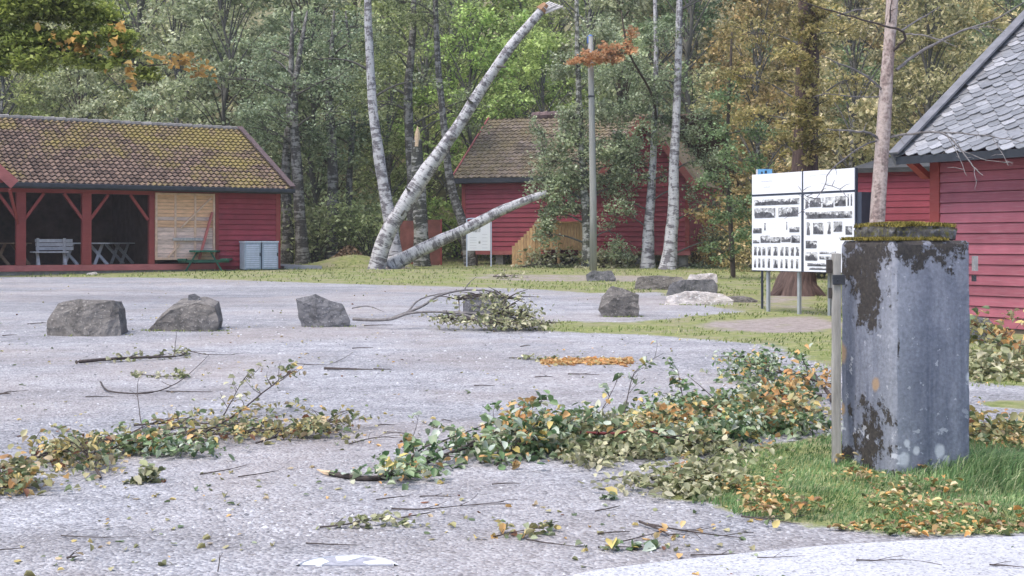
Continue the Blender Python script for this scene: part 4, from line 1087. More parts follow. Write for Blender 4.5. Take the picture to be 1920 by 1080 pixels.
# ------------------------------------------------------------------ boulders
from mathutils import geometry
import bmesh
def boulder(label, prof, dist, depth, mat, seed, topin=.75, group=None, rough=.04, back=.8, name='boulder', tilt=0.0, front=None):
    """prof: outline in photo pixels of the front, given thickness; a hull of front and shrunk back outlines, roughened"""
    rg = random.Random(seed)
    if group is None: dist = GD(max(py for _, py in prof)) + .15
    pw = [P(px, py, dist) for px, py in prof]
    cx = sum(p.x for p in pw) / len(pw); zb_ = min(p.z for p in pw); gzz = float(gz(cx, dist))
    bm = bmesh.new()
    pts_ = []
    cz = sum(p.z for p in pw) / len(pw)
    for p in pw:
        pts_.append(Vector((p.x - cx, (.02 if p.z < cz else .10) * depth, p.z - zb_)))
        q = Vector(((p.x - cx) * back, depth * rg.uniform(.75, .9), (p.z - zb_) * topin if p.z > cz else p.z - zb_))
        pts_.append(q)
    if front:
        for (px, py, off) in front: p = P(px, py, dist); pts_.append(Vector((p.x - cx, -off, p.z - zb_)))
    for p in pts_: bm.verts.new(p)
    r_ = bmesh.ops.convex_hull(bm, input=bm.verts)
    bmesh.ops.delete(bm, geom=[v_ for v_ in bm.verts if not v_.link_faces], context='VERTS')
    bmesh.ops.triangulate(bm, faces=bm.faces)
    bmesh.ops.subdivide_edges(bm, edges=bm.edges, cuts=5, use_grid_fill=True)
    bmesh.ops.triangulate(bm, faces=bm.faces)
    bmesh.ops.subdivide_edges(bm, edges=[e for e in bm.edges if e.calc_length() > .09], cuts=1)
    bmesh.ops.recalc_face_normals(bm, faces=bm.faces)
    bm.normal_update()
    sd_ = Vector((seed * 3.1, seed, 0))
    mv = []
    for v_ in bm.verts:
        p = v_.co
        n1 = mnoise.noise(p * 2.6 + sd_); n2 = abs(mnoise.noise(p * 5 + sd_)); n3 = mnoise.noise(p * 15 + sd_)
        cell = mnoise.cell(p * 4.0 + sd_) - .5
        mv.append(v_.normal * rough * (n1 * .7 - n2 * .6 + n3 * .30 + cell * .12))
    for v_, m_ in zip(bm.verts, mv): v_.co += m_ + v_.normal * rough * .15
    bmesh.ops.triangulate(bm, faces=bm.faces)
    me = bpy.data.meshes.new(name); bm.to_mesh(me); bm.free(); me.materials.append(mat)
    o = bpy.data.objects.new(name, me); COL.objects.link(o)
    base = zb_ if abs(zb_ - gzz) < .3 else gzz
    o.location = (cx, dist, min(zb_, gzz) - .04)
    if group and 'grass' in group: o.scale = (1.10, 1, 1.22)
    tag(o, label, 'boulder', group or 'boulders edging the gravel yard')
    return o
boulder('flat-topped grey brown boulder, leftmost of the row on the gravel', [(85, 632), (92, 590), (103, 562), (130, 558), (210, 560), (220, 575), (227, 628)], 18.0, .9, M['rock'], 1, .95, front=[(130, 630, .12), (200, 630, .15), (150, 570, .02)])
boulder('pale-topped dark boulder with an overhanging left side and a small stone on top', [(274, 623), (290, 600), (318, 566), (370, 562), (400, 570), (408, 600), (404, 621)], 18.4, .8, M['rock'], 2, 1.12, front=[(320, 575, .02), (330, 622, .05), (390, 620, .05)])
o = boulder('small grey stone lying on top of the pale-topped boulder', [(352, 562), (353, 552), (362, 550), (374, 556), (376, 562)], 18.7, .12, M['rock_dark'], 22, 1, 'small stones on boulders', .01, name='small_stone'); o['category'] = 'stone'; o.location.z = P(360, 563, 18.7).z
boulder('dark grey boulder pointing up to the left beside the thrown branch end', [(566, 611), (560, 590), (553, 556), (590, 548), (640, 565), (658, 598), (655, 609), (600, 614)], 18.7, .7, M['rock_dark'], 3, .8, front=[(600, 610, .10), (590, 570, .03)])
boulder('dark grey boulder half buried under the leafy fallen branch', [(865, 605), (868, 560), (880, 546), (930, 548), (950, 560), (958, 600)], 20.2, .8, M['rock_dark'], 4, .9)
boulder('upright pointed grey boulder by the grass, rightmost of the row', [(1133, 595), (1120, 578), (1128, 552), (1146, 532), (1175, 545), (1200, 548), (1199, 575), (1195, 594)], 19.3, .7, M['rock'], 5, .85, front=[(1150, 555, .05), (1160, 592, .03)])
boulder('small blue-grey stone on the grass in front of the pole', [(1103, 531), (1102, 516), (1112, 509), (1145, 510), (1153, 522), (1150, 531)], 36.5, .7, M['rock_dark'], 6, .9, 'rocks lying on the grass')
boulder('long low grey rock on the grass left of the dark block', [(1194, 540), (1200, 522), (1225, 519), (1275, 521), (1284, 530), (1262, 543)], 31.0, .9, M['rock'], 7, .9, 'rocks lying on the grass')
boulder('dark square rock block behind the pale slab', [(1254, 553), (1262, 533), (1285, 526), (1335, 525), (1342, 535), (1340, 551)], 28.4, .8, M['rock_dark'], 8, .9, 'rocks lying on the grass')
boulder('white flat stone resting on the dark square rock block', [(1290, 527), (1296, 516), (1342, 513), (1344, 527)], 29.4, .7, M['rock_light'], 9, .9, 'rocks lying on the grass').location.z = P(1300, 530, 29.4).z
boulder('long pale pinkish slab of rock lowest in front of the dark block', [(1251, 573), (1255, 556), (1290, 549), (1350, 551), (1372, 562), (1368, 572)], 25.2, .8, M['rock_light'], 10, .9, 'rocks lying on the grass')
boulder('low grey stone at the right tip of the pale slab, toward the notice board', [(1352, 569), (1366, 556), (1400, 556), (1420, 562), (1414, 567)], 26.0, .6, M['rock'], 11, .9, 'rocks lying on the grass')
boulder('dark boulder at the foot of the slate-roofed house wall', [(1822, 655), (1815, 615), (1832, 600), (1855, 604), (1872, 622), (1880, 655)], 17.0, .6, M['rock_dark'], 12, .9, 'rocks lying on the grass')
boulder('small white stone on the grass edge before the open shed', [(160, 517), (164, 511), (176, 509), (183, 516)], 41.0, .3, M['rock_light'], 13, .9, 'rocks lying on the grass', .02)

wp = []
for o in [o for o in bpy.data.objects if o.name.startswith('boulder')]:
    w_ = max(abs(v_.co.x) for v_ in o.data.vertices); n_w = int(160 * w_ / .5)
    xx = o.location.x + npr.uniform(-1.25, 1.25, n_w) * w_; yy = o.location.y - .03 - np.abs(npr.normal(size=n_w)) * .07 + np.abs(xx - o.location.x) / w_ * .12
    kk = patch(xx, yy, .25, 4) > -.02; wp.append(np.stack([xx[kk], yy[kk], gz(xx[kk], yy[kk])], 1))
wp = np.concatenate(wp); blades(wp, .03 + 0 * wp[:, 0], .003 + .0002 * wp[:, 1], 'weeds', M['grass_far'], 'thin weeds growing round the feet of the boulders', .6)
# ------------------------------------------------------------------ trees
def tree(name, label, cat, base, paths, clumps, bark, leaf, lsize, seed, group=None, flat=.1, limbr=.03, tint=None, near=False, crown='crown', twigs=True, limbmat=None, dens=1.6):
    """paths: [(points, radii)] ; clumps: [(centre, (rx, ry, rz), n)] -- limbs run from the nearest stem point to each clump"""
    rg = np.random.default_rng(seed); rr = random.Random(seed)
    root = thing(name, label, cat, base, group)
    mb = MB(); stem_pts = []
    for pts_, rad in paths:
        sp = smooth_path(pts_, 5); rl = lerp_list(rad, len(sp)); mb.tube(sp, rl, 12, v0=rr.uniform(0, 9), wob=.17); stem_pts += [(p, r_) for p, r_ in zip(sp, rl)]
    allp = []
    lb = MB()
    for c_, rad, n_ in clumps:
        n_ = int(n_ * dens)
        c_ = Vector(c_)
        cand = [sp for sp in stem_pts if sp[0].z < c_.z + .3] or stem_pts
        sp = min(cand, key=lambda s_: (s_[0] - (c_ - Vector((0, 0, (c_ - s_[0]).xy.length * .35)))).length)
        s0 = sp[0]; mid_ = s0.lerp(c_, .5) + Vector((rr.uniform(-.1, .1), rr.uniform(-.1, .1), .08)) * (c_ - s0).length
        r0 = min(limbr, sp[1] * .7)
        if twigs: lb.tube(smooth_path([s0, mid_, c_], 3), lerp_list([r0, r0 * .6, r0 * .2], 7), 5, v0=rr.uniform(0, 5))
        # leaves gather along sprays within the clump
        ns = max(3, n_ // 40); sc0 = rg.normal(size=(ns, 3)); sc0 = unit(sc0) * (rg.uniform(0, 1, ns) ** .45)[:, None] * np.array(rad)
        k = rg.integers(0, ns, n_); off_ = rg.normal(size=(n_, 3)) * np.array(rad) * .20
        allp.append(np.array(c_) + sc0[k] + off_)
        if twigs:
            for q_ in sc0[: min(ns, 14)]:
                e_ = c_ + Vector(q_); lb.tube([c_.lerp(s0, .15), c_.lerp(e_, .55) + Vector((0, 0, .04)), e_], [r0 * .3, r0 * .2, r0 * .08], 4, cap=False)
    if lb.v: mb.cur = 1; mb.add(lb.v, lb.f, lb.b)
    mb.build('trunk', [bark, limbmat or M['bark_grey']], root, smooth=True, world=True)
    if allp:
        C_ = np.concatenate(allp)
        gzz = gz(C_[:, 0], C_[:, 1]) + .02; C_[:, 2] = np.maximum(C_[:, 2], gzz)
        V, Fq = leaves_geo(C_, lsize, flat, near, rg, droop=.3)
        o = np_mesh(crown, V, Fq, leaf, root, np.array(root.location))
        if tint: o.color = (*tint, 1)
    return root

def PP(lst, Y): return [P(a, b, Y + (c[0] if c else 0)) for a, b, *c in lst]
def rpx(w, Y): return w / 2 / F * Y     # half of a width in pixels
def gp(px, Y): x = (px - 960) / F * Y; return g(x, Y, -.1)
def cl(px, py, Y, rx, rz, n, ry=None):
    """a leaf clump centred at the given place; radii in metres from pixels"""
    k = Y / F; return (P(px, py, Y), (rx * k, (ry or rx) * k * .8, rz * k), n)
GG = (.95, 1.0, .85); 
rr = random.Random(11)
def fillc(n, x0, x1, y0, y1, Y, r=(35, 60), nn=260, dY=1.5):
    out = []
    for _ in range(n):
        a = rr.uniform(*r); out.append(cl(rr.uniform(x0, x1), rr.uniform(y0, y1), Y + rr.uniform(-dY, dY), a, a * .65, nn))
    return out
# birch group left of centre
Y0 = 48.5
b0_ = gp(738, Y0)
tree('birch_tree', 'upright white birch leaning slightly left, behind the crossing broken stems', 'tree', b0_,
     [([gp(742, Y0), P(735, 440, Y0), P(718, 340, Y0), P(700, 210, Y0), P(692, 80, Y0), P(688, -60, Y0), P(686, -200, Y0)], [rpx(40, Y0), rpx(28, Y0), rpx(22, Y0), rpx(18, Y0), rpx(15, Y0), rpx(13, Y0), .06])],
     fillc(10, 560, 820, -170, -10, Y0, (40, 80), 300) + [cl(590, 110, Y0, 28, 22, 120), cl(800, 150, Y0, 30, 22, 150)], M['birch'], M['leaf'], .12, 21, 'birches in the middle', limbr=.06, tint=(1, 1.05, .9))
Y1 = 46.8
lean = tree('broken_birch', 'thick white birch stem leaning far right, its top snapped off high above the storehouse', 'tree', gp(706, Y1),
     [([gp(704, Y1), P(716, 465, Y1), P(740, 415, Y1), P(802, 318, Y1), P(860, 235, Y1), P(902, 168, Y1), P(960, 85, Y1), P(1020, 14, Y1)], [rpx(36, Y1), rpx(32, Y1), rpx(30, Y1), rpx(27, Y1), rpx(22, Y1), rpx(20, Y1), rpx(18, Y1), rpx(16, Y1)])],
     [], M['birch'], M['leaf'], .12, 22, 'birches in the middle')
mb = MB()
for i in range(6):
    a = P(1012 + i * 2, 14 + i * 2, Y1 + rr.uniform(-.08, .08)); mb.tube([a, P(1030 + i * 5, 4 + i * 1.6, Y1), P(1045 + i * 3, 10 + i * 2, Y1 + .1)], [.05, .035, .006], 5)
mb.build('splintered_top', simple('pale_splinters', (.66, .62, .60), .2, 10), lean, world=True)
mb = MB(); mb.tube([P(1014, 20, Y1), P(1024, 8, Y1)], [rpx(22, Y1), rpx(12, Y1)], 8); mb.build('broken_wood', M['leaf_rust'], lean, world=True)
Y2 = 47.4
for (px, py, dx, dz) in ((775, 362, -.16, .10), (838, 262, .20, .02), (888, 196, -.15, .12), (930, 125, .22, -.02), (748, 408, .14, .12)):
    q0 = P(px, py, Y1 - .1); mb = MB(); mb.tube([q0, q0 + Vector((dx, -.15, dz)), q0 + Vector((dx * 1.7, -.22, dz * 2.2))], [.07, .045, .025], 7); mb.build('branch_stub', M['bark_grey'], lean, world=True)
low = tree('fallen_birch', 'white birch stem toppled low toward the right, propped above the grass', 'tree', gp(722, Y2),
     [([P(726, 500, Y2), P(770, 478, Y2 + .1), P(830, 450, Y2 + .1), P(880, 426, Y2), P(940, 395, Y2), P(990, 374, Y2), P(1026, 362, Y2)], [rpx(30, Y2), rpx(27, Y2), rpx(24, Y2), rpx(20, Y2), rpx(18, Y2), rpx(16, Y2), rpx(12, Y2)])],
     [], M['birch'], M['leaf'], .12, 23, 'birches in the middle')
Y3 = 50.0
sn = tree('snapped_birch', 'grey birch snapped off with a pale torn tip, between the leaning stems', 'tree', gp(792, Y3),
     [([gp(792, Y3), P(789, 440, Y3), P(786, 360, Y3), P(782, 300, Y3), P(782, 262, Y3)], [rpx(34, Y3), rpx(28, Y3), rpx(26, Y3), rpx(24, Y3), rpx(18, Y3)])],
     [], M['birch_dark'], M['leaf'], .12, 24, 'birches in the middle')
mb = MB(); mb.tube([P(782, 275, Y3 - .1), P(783, 250, Y3 - .1), P(783, 236, Y3 - .1)], [rpx(12, Y3), rpx(10, Y3), .01], 7); mb.build('torn_tip', M['rawwood'], sn, world=True)
Y4 = 50.5
tree('birch_tree', 'slender grey birch standing just left of the small white information panel', 'tree', gp(882, Y4),
     [([gp(884, Y4), P(874, 440, Y4), P(858, 390, Y4), P(842, 330, Y4), P(832, 230, Y4), P(822, 130, Y4), P(816, 0, Y4), P(812, -160, Y4)], [rpx(28, Y4), rpx(21, Y4), rpx(18, Y4), rpx(16, Y4), rpx(13, Y4), rpx(12, Y4), rpx(10, Y4), .05])],
     fillc(10, 740, 920, -150, 40, Y4, (35, 60), 240), M['birch_grey'], M['leaf'], .12, 25, 'birches in the middle', limbr=.05, tint=(1.0, 1.05, .75))
Y5 = 52.5
tree('birch_tree', 'dim grey birch rising behind the snapped birch', 'tree', gp(768, Y5),
     [([gp(775, Y5), P(772, 330, Y5), P(765, 180, Y5), P(774, 60, Y5), P(778, -100, Y5)], [rpx(26, Y5), rpx(20, Y5), rpx(16, Y5), rpx(13, Y5), .05])],
     fillc(16, 640, 900, -80, 220, Y5, (40, 65), 260), M['birch_grey'], M['leaf'], .13, 26, 'birches in the middle', limbr=.05, tint=(.95, 1.0, .72))
# right pair by the storehouse
Y6 = 46.6
tree('birch_tree', 'white birch with black rings, right one of the pair before the storehouse', 'tree', gp(1256, Y6),
     [([gp(1252, Y6), P(1256, 470, Y6), P(1262, 400, Y6), P(1264, 300, Y6), P(1270, 180, Y6), P(1273, 60, Y6), P(1276, -150, Y6)], [rpx(42, Y6), rpx(26, Y6), rpx(22, Y6), rpx(18, Y6), rpx(15, Y6), rpx(13, Y6), .06])],
     [cl(1225, 150, Y6, 40, 30, 220), cl(1330, 300, Y6 + .5, 45, 28, 420), cl(1330, 220, Y6 + 1, 40, 28, 320), cl(1240, 60, Y6, 45, 30, 240), cl(1345, 450, Y6 + 1, 40, 30, 260), cl(1340, 385, Y6 + 1, 50, 26, 300), cl(1310, 500, Y6 + 1.2, 34, 16, 120)] + fillc(6, 1180, 1380, -120, 20, Y6, (40, 60), 220),
     M['birch'], M['leaf'], .10, 27, 'birches before the storehouse', limbr=.045, tint=(.9, 1.0, .84), dens=3.0)
Y7 = 47.6
tree('birch_tree', 'greyish white birch, left one of the pair before the storehouse', 'tree', gp(1216, Y7),
     [([gp(1214, Y7), P(1217, 430, Y7), P(1222, 340, Y7), P(1228, 230, Y7), P(1230, 100, Y7), P(1226, -80, Y7)], [rpx(30, Y7), rpx(20, Y7), rpx(16, Y7), rpx(11, Y7), rpx(9, Y7), .05])],
     [cl(1180, 210, Y7, 38, 30, 300), cl(1165, 290, Y7, 36, 28, 300), cl(1250, 220, Y7, 36, 26, 240), cl(1180, 130, Y7, 40, 26, 260), cl(1170, 380, Y7 - .3, 34, 30, 160), cl(1160, 470, Y7 - .3, 38, 22, 200), cl(1215, 250, Y7 - .6, 46, 36, 260), cl(1180, 320, Y7 - .6, 40, 30, 120), cl(1250, 330, Y7 - .5, 30, 30, 50), cl(1150, 400, Y7 - .5, 40, 26, 70), cl(1230, 180, Y7 - .5, 50, 30, 260), cl(1280, 260, Y7 - .5, 40, 34, 220), cl(1290, 350, Y7 - .5, 30, 30, 40)], M['birch'], M['leaf'], .11, 28, 'birches before the storehouse', limbr=.04, tint=(1.0, 1.08, .92), dens=3.2)
Y8 = 47.8
tree('leafy_birch', 'dark bushy tree with drooping grey green leaves covering the middle of the storehouse', 'tree', gp(1100, Y8),
     [([gp(1102, Y8), P(1100, 440, Y8), P(1094, 330, Y8), P(1086, 200, Y8), P(1082, 60, Y8), P(1080, -60, Y8)], [rpx(26, Y8), rpx(18, Y8), rpx(15, Y8), rpx(12, Y8), rpx(9, Y8), .05])],
     [cl(1040, 300, Y8, 46, 40, 560), cl(1035, 350, Y8, 44, 40, 500), cl(1010, 250, Y8, 30, 30, 120), cl(1170, 310, Y8, 46, 46, 300), cl(1150, 430, Y8, 36, 30, 50), cl(1080, 260, Y8, 40, 30, 480), cl(1130, 290, Y8, 42, 30, 480), cl(1040, 400, Y8, 30, 26, 300), cl(1025, 440, Y8 - .3, 24, 26, 200), cl(1090, 340, Y8, 40, 30, 520), cl(1150, 350, Y8, 30, 26, 240), cl(1070, 220, Y8, 34, 26, 300), cl(1130, 215, Y8, 40, 26, 360), cl(1110, 150, Y8, 46, 30, 320), cl(1060, 120, Y8, 40, 30, 260), cl(1130, 60, Y8, 46, 30, 260), cl(1065, 385, Y8, 30, 22, 200), cl(1170, 270, Y8, 30, 24, 300)],
     M['birch_dark'], M['leaf'], .115, 29, 'trees before the storehouse', limbr=.05, tint=(1.25, 1.30, 1.15), dens=3.3)
# rust-leaved spray crossing the pole
Yr = 44.8
tree('rust_leaved_tree', 'thin tree with a rust-orange spray of leaves reaching in front of the grey pole', 'tree', gp(1222, 48.6),
     [([gp(1222, 48.6), P(1222, 400, 48.6), P(1228, 300, 48.4), P(1226, 190, 47), P(1180, 100, 45.0), P(1165, 20, 45)], [rpx(8, Yr), rpx(7, Yr), rpx(6, Yr), rpx(5, Yr), rpx(4, Yr), .02])],
     [cl(1085, 116, Yr, 28, 9, 150), cl(1115, 105, Yr, 34, 13, 220), cl(1155, 95, Yr, 34, 15, 240), cl(1175, 55, Yr, 26, 26, 70), cl(1135, 112, Yr, 34, 9, 120)], M['bark'], M['leaf_rust'], .12, 30, limbr=.02, dens=2.6)
# spruce-like trunk behind the board
Y9 = 29.0
tree('old_tree', 'huge dark reddish brown tree trunk with flared roots behind the notice board', 'tree', gp(1492, Y9),
     [([gp(1490, Y9) + Vector((0, 0, -.1)), P(1492, 535, Y9), P(1497, 510, Y9), P(1505, 450, Y9), P(1510, 330, Y9), P(1512, 200, Y9), P(1516, 60, Y9), P(1520, -150, Y9)], [rpx(112, Y9), rpx(84, Y9), rpx(66, Y9), rpx(54, Y9), rpx(48, Y9), rpx(46, Y9), rpx(40, Y9), rpx(30, Y9)])] +
     [([P(1492, 520, Y9), P(1492 + d_, 548, Y9 - .3), gp(1492 + d_ * 1.5, Y9 - .4)], [rpx(40, Y9), rpx(22, Y9), rpx(8, Y9)]) for d_ in (-34, 26, 38)],
     [cl(1515, y_, Y9 - .6, 34, 24, 150) for y_ in range(-20, 300, 34)] + [cl(1480, 90, Y9 - .7, 40, 26, 160), cl(1540, 190, Y9 - .8, 40, 24, 150), cl(1490, 230, Y9 - .8, 36, 20, 130), cl(1550, 30, Y9 - .8, 50, 26, 150), cl(1535, 275, Y9 - .7, 30, 16, 70), cl(1400, 60, Y9 + 1, 60, 30, 260), cl(1455, 150, Y9 + 1, 40, 26, 200), cl(1580, 60, Y9 + 1.5, 60, 30, 220), cl(1420, 215, Y9 + 1.2, 55, 26, 260), cl(1590, 150, Y9 + 2, 40, 22, 160), cl(1470, 270, Y9 + .9, 40, 24, 220), cl(1560, 250, Y9 + 1.5, 40, 20, 150), cl(1380, 140, Y9 + 2, 40, 26, 200)], M['spruce_bark'], M['leaf'], .085, 31, limbr=.03, tint=(1.2, .95, .55), dens=2.2)
# green boughs left of the board
Y10 = 33
tree('rowan_tree', 'dark green low-branched tree left of the notice board above the rocks', 'tree', gp(1372, Y10 + 6),
     [([gp(1375, Y10 + 6), P(1370, 420, Y10 + 6), P(1362, 300, Y10 + 5.5), P(1368, 180, Y10 + 5), P(1372, 60, Y10 + 5)], [.08, .07, .06, .05, .03])],
     [cl(1390, 300, Y10 + 4, 50, 26, 380), cl(1340, 340, Y10 + 5, 40, 24, 300), cl(1400, 380, Y10 + 4, 40, 26, 300), cl(1360, 400, Y10 + 5, 46, 20, 280), cl(1400, 440, Y10 + 4, 32, 26, 220), cl(1350, 470, Y10 + 5, 36, 20, 180), cl(1420, 250, Y10 + 4, 50, 26, 320), cl(1350, 250, Y10 + 5, 46, 26, 300), cl(1360, 180, Y10 + 5, 44, 30, 260)], M['bark'], M['leaf'], .10, 32, limbr=.03, tint=(.6, .78, .5))
# near tree hanging in from the top left
Yn = 26
tree('maple_tree', 'tree reaching in from the upper left with dark green and orange leaves', 'tree', gp(-330, Yn + 1),
     [([gp(-330, Yn + 1), P(-310, 200, Yn + 1), P(-240, 20, Yn + 1), P(-150, -150, Yn + 1)], [.24, .2, .16, .10]), ([P(-260, 90, Yn + 1), P(-60, 30, Yn), P(100, 20, Yn), P(250, 50, Yn)], [.07, .05, .035, .01]), ([P(-60, 30, Yn), P(100, 90, Yn), P(260, 122, Yn), P(345, 118, Yn), P(395, 138, Yn)], [.035, .025, .015, .01, .003])],
     [cl(20, 20, Yn, 60, 30, 560), cl(100, 10, Yn, 55, 28, 520), cl(60, 70, Yn, 55, 22, 420), cl(170, 25, Yn, 50, 28, 420), cl(150, 75, Yn, 50, 18, 320), cl(0, 90, Yn, 50, 28, 260), cl(215, 70, Yn, 36, 20, 200), cl(-60, 40, Yn, 60, 40, 300), cl(235, 100, Yn, 26, 14, 90), cl(280, 138, Yn, 28, 14, 110), cl(-100, -60, Yn, 90, 40, 300), cl(80, -60, Yn, 90, 40, 300), cl(40, 120, Yn, 60, 24, 200), cl(120, 110, Yn, 60, 22, 200), cl(200, 120, Yn, 40, 16, 120), cl(-20, 130, Yn, 40, 24, 150)], M['bark'], M['leaf'], .10, 33, limbr=.02, tint=(.85, .92, .30), dens=4.5)
lastm = bpy.data.objects[-1] if False else None
rg_ = np.random.default_rng(5)
cs = []
for px, py, rx, rz, n_ in ((360, 112, 14, 9, 26), (375, 132, 14, 12, 22), (335, 118, 22, 5, 22), (150, 92, 14, 9, 26), (115, 72, 14, 9, 18), (225, 52, 10, 8, 14), (246, 145, 6, 16, 18), (200, 90, 30, 14, 26), (310, 108, 20, 6, 12)):
    cs.append(np.array(P(px, py, Yn - .3)) + rg_.normal(size=(n_, 3)) * np.array([rx, rx, rz]) * Yn / F)
V, Fq = leaves_geo(np.concatenate(cs), .13, .2, True, rg_)
mp = [o for o in bpy.data.objects if o.name == 'maple_tree'][0]
np_mesh('orange_leaves', V, Fq, M['leaf_yellow'], mp, np.array(mp.location))

# slender pink-barked tree with bare branches behind the pillar
Yb = 14.0
sl_ = tree('bare_pine', 'slender pinkish trunk with bare dead branches rising behind the concrete pillar', 'tree', gp(1636, Yb),
     [([gp(1632, Yb), P(1640, 470, Yb), P(1646, 400, Yb), P(1652, 300, Yb), P(1660, 190, Yb), P(1667, 90, Yb), P(1673, 0, Yb), P(1680, -150, Yb)], [rpx(34, Yb), rpx(30, Yb), rpx(29, Yb), rpx(27, Yb), rpx(25, Yb), rpx(22, Yb), rpx(22, Yb), rpx(18, Yb)])],
     [], M['pine'], M['leaf'], .05, 34)
BR_ = [([(1655, 172), (1640, 155), (1605, 132), (1570, 118), (1541, 104)], 5, M['twig_grey'], -.4), ([(1650, 262), (1632, 250), (1600, 246), (1552, 242)], 6, M['twig_grey'], -.3),
       ([(1664, 258), (1700, 252), (1745, 248), (1775, 254), (1800, 280), (1825, 312), (1842, 328)], 5, M['twig_grey'], -.6), ([(1745, 248), (1800, 250), (1860, 256), (1920, 268)], 3.5, M['twig_grey'], -.6),
       ([(1668, 108), (1682, 88), (1697, 72), (1690, 58), (1660, 48), (1600, 32), (1540, 15), (1482, -6)], 6, M['twig'], -.5),
       ([(1680, 132), (1715, 105), (1760, 78), (1800, 60), (1860, 38), (1925, 2)], 6.5, M['twig_grey'], .4), ([(1698, 64), (1740, 67), (1795, 88)], 3.5, M['twig_grey'], -.3),
       ([(1690, 58), (1725, 35), (1765, 12)], 4, M['twig_grey'], .3), ([(1808, 56), (1850, 50), (1885, 60)], 2.5, M['twig_grey'], .4), ([(1649, 181), (1600, 182), (1550, 176), (1525, 182)], 2.5, M['twig_grey'], -.3),
       ([(1570, 30), (1600, 20), (1640, 15)], 3, M['twig_grey'], -.5), ([(1775, 254), (1800, 300), (1812, 330)], 2, M['twig_grey'], -.6), ([(1800, 280), (1850, 300), (1900, 305)], 2, M['twig_grey'], -.6), ([(1825, 312), (1830, 340), (1828, 356)], 1.6, M['twig_grey'], -.6),
       ([(1860, 256), (1880, 290), (1890, 310)], 1.6, M['twig_grey'], -.6), ([(1675, 20), (1668, 40), (1672, 0)], 5, M['twig'], -.1),
       ([(1648, 262), (1615, 275), (1580, 300), (1553, 325), (1546, 350), (1530, 372), (1505, 396), (1470, 410)], 2.6, M['mapline'], -1.2), ([(1548, 345), (1575, 355), (1590, 372)], 1.8, M['mapline'], -1.2), ([(1530, 372), (1512, 368), (1498, 350)], 1.6, M['mapline'], -1.2), ([(1532, 372), (1538, 388)], 1.8, M['mapline'], -1.2)]
for pts_, w, mt, dY in BR_:
    N = len(pts_); mb = MB()
    q = smooth_path([P(a, b, Yb + dY * i / (N - 1)) for i, (a, b) in enumerate(pts_)], 4)
    q = [p + Vector((rr.uniform(-1, 1), 0, rr.uniform(-1, 1))) * .006 for p in q]
    mb.tube(q, lerp_list([rpx(w, Yb), rpx(w * .7, Yb), rpx(max(.8, w * .3), Yb)], len(q)), 6)
    for i in range(2, len(q) - 1, 2):
        if rr.random() < .6:
            d = Vector((rr.uniform(-1, 1), rr.uniform(-.5, .5), rr.uniform(-.8, .9))) * rr.uniform(.05, .22); mb.tube([q[i], q[i] + d * .6, q[i] + d + Vector((0, 0, -.02))], [rpx(1.6, Yb), rpx(1, Yb), rpx(.6, Yb)], 4)
    mb.build('bare_branch', mt, sl_, world=True)

# trunks showing at the edge of the wood
for px, top, w, Y, lab in ((565, 370, 24, 53, 'pale grey trunk right behind the shed corner'), (540, 380, 22, 54, 'grey trunk closest to the shed right gable'), (622, 340, 24, 55, 'grey trunk midway between shed and birch group'), (655, 400, 14, 56, 'thin grey trunk left of the brown heap')):
    tree('forest_tree', lab, 'tree', gp(px, Y), [([gp(px + rr.uniform(-8, 8), Y), P(px, 440, Y), P(px + rr.uniform(-8, 8), 330, Y), P(px + rr.uniform(-14, 14), 180, Y), P(px + rr.uniform(-14, 14), 20, Y)], [rpx(w * 1.3, Y), rpx(w, Y), rpx(w * .85, Y), rpx(w * .6, Y), .04])],
         fillc(9, px - 110, px + 90, 30, 280, Y, (40, 65), 260), M['birch_grey'], M['leaf'], .13, int(px), 'trees at the edge of the wood', limbr=.06, tint=(.88, 1.0, .85))

# ------------------------------------------------------------------ the wood: prototypes copied as things
def forest_proto(seed, h, r, n, lsize, barkm, base_frac=.12):
    rg = np.random.default_rng(seed); q = random.Random(seed)
    root = thing('forest_tree', 'x', 'tree', (0, 0, 0))
    tr = MB(); pts_ = [Vector((0, 0, -.3))]
    for k in range(1, 7): pts_.append(Vector((q.uniform(-.25, .25), q.uniform(-.25, .25), h * k / 6.5)))
    sp = smooth_path(pts_, 3); rl = lerp_list([.20 + h * .004, .17, .14, .11, .08, .05, .02], len(sp)); tr.tube(sp, rl, 9, wob=.1)
    cen = []
    nc = 46
    for k in range(nc):
        f = base_frac + (1 - base_frac) * (k + q.random()) / nc; az = q.uniform(0, 6.28)
        env = r * (math.sin(math.pi * min(1, (f * .82 + .16))) ** .6) * q.uniform(.25, 1.05)
        c_ = Vector((math.cos(az) * env, math.sin(az) * env, h * f)); cen.append(c_)
        i = min(len(sp) - 1, int(len(sp) * max(0.02, f - .1) * .93)); tr.tube(smooth_path([sp[i], sp[i].lerp(c_, .5) + Vector((0, 0, .25)), c_], 2), lerp_list([.06, .03, .01], 5), 5, cap=False)
    tr.build('trunk', barkm, root, smooth=True)
    C_ = []
    for c_ in cen:
        ns = 9; rad = np.array([1, 1, .6]) * r * q.uniform(.22, .34)
        sc0 = unit(rg.normal(size=(ns, 3))) * (rg.uniform(0, 1, ns) ** .5)[:, None] * rad
        m_ = n // nc; k = rg.integers(0, ns, m_); C_.append(np.array(c_) + sc0[k] + rg.normal(size=(m_, 3)) * rad * .22)
    C_ = np.concatenate(C_); V, Fq = leaves_geo(C_, lsize, .1, False, rg, droop=.3)
    np_mesh('crown', V, Fq, M['leaf'], root)
    return root
def copy_thing(r):
    c = r.copy(); COL.objects.link(c)
    for ch in r.children:
        d = ch.copy(); COL.objects.link(d); d.parent = c
    return c
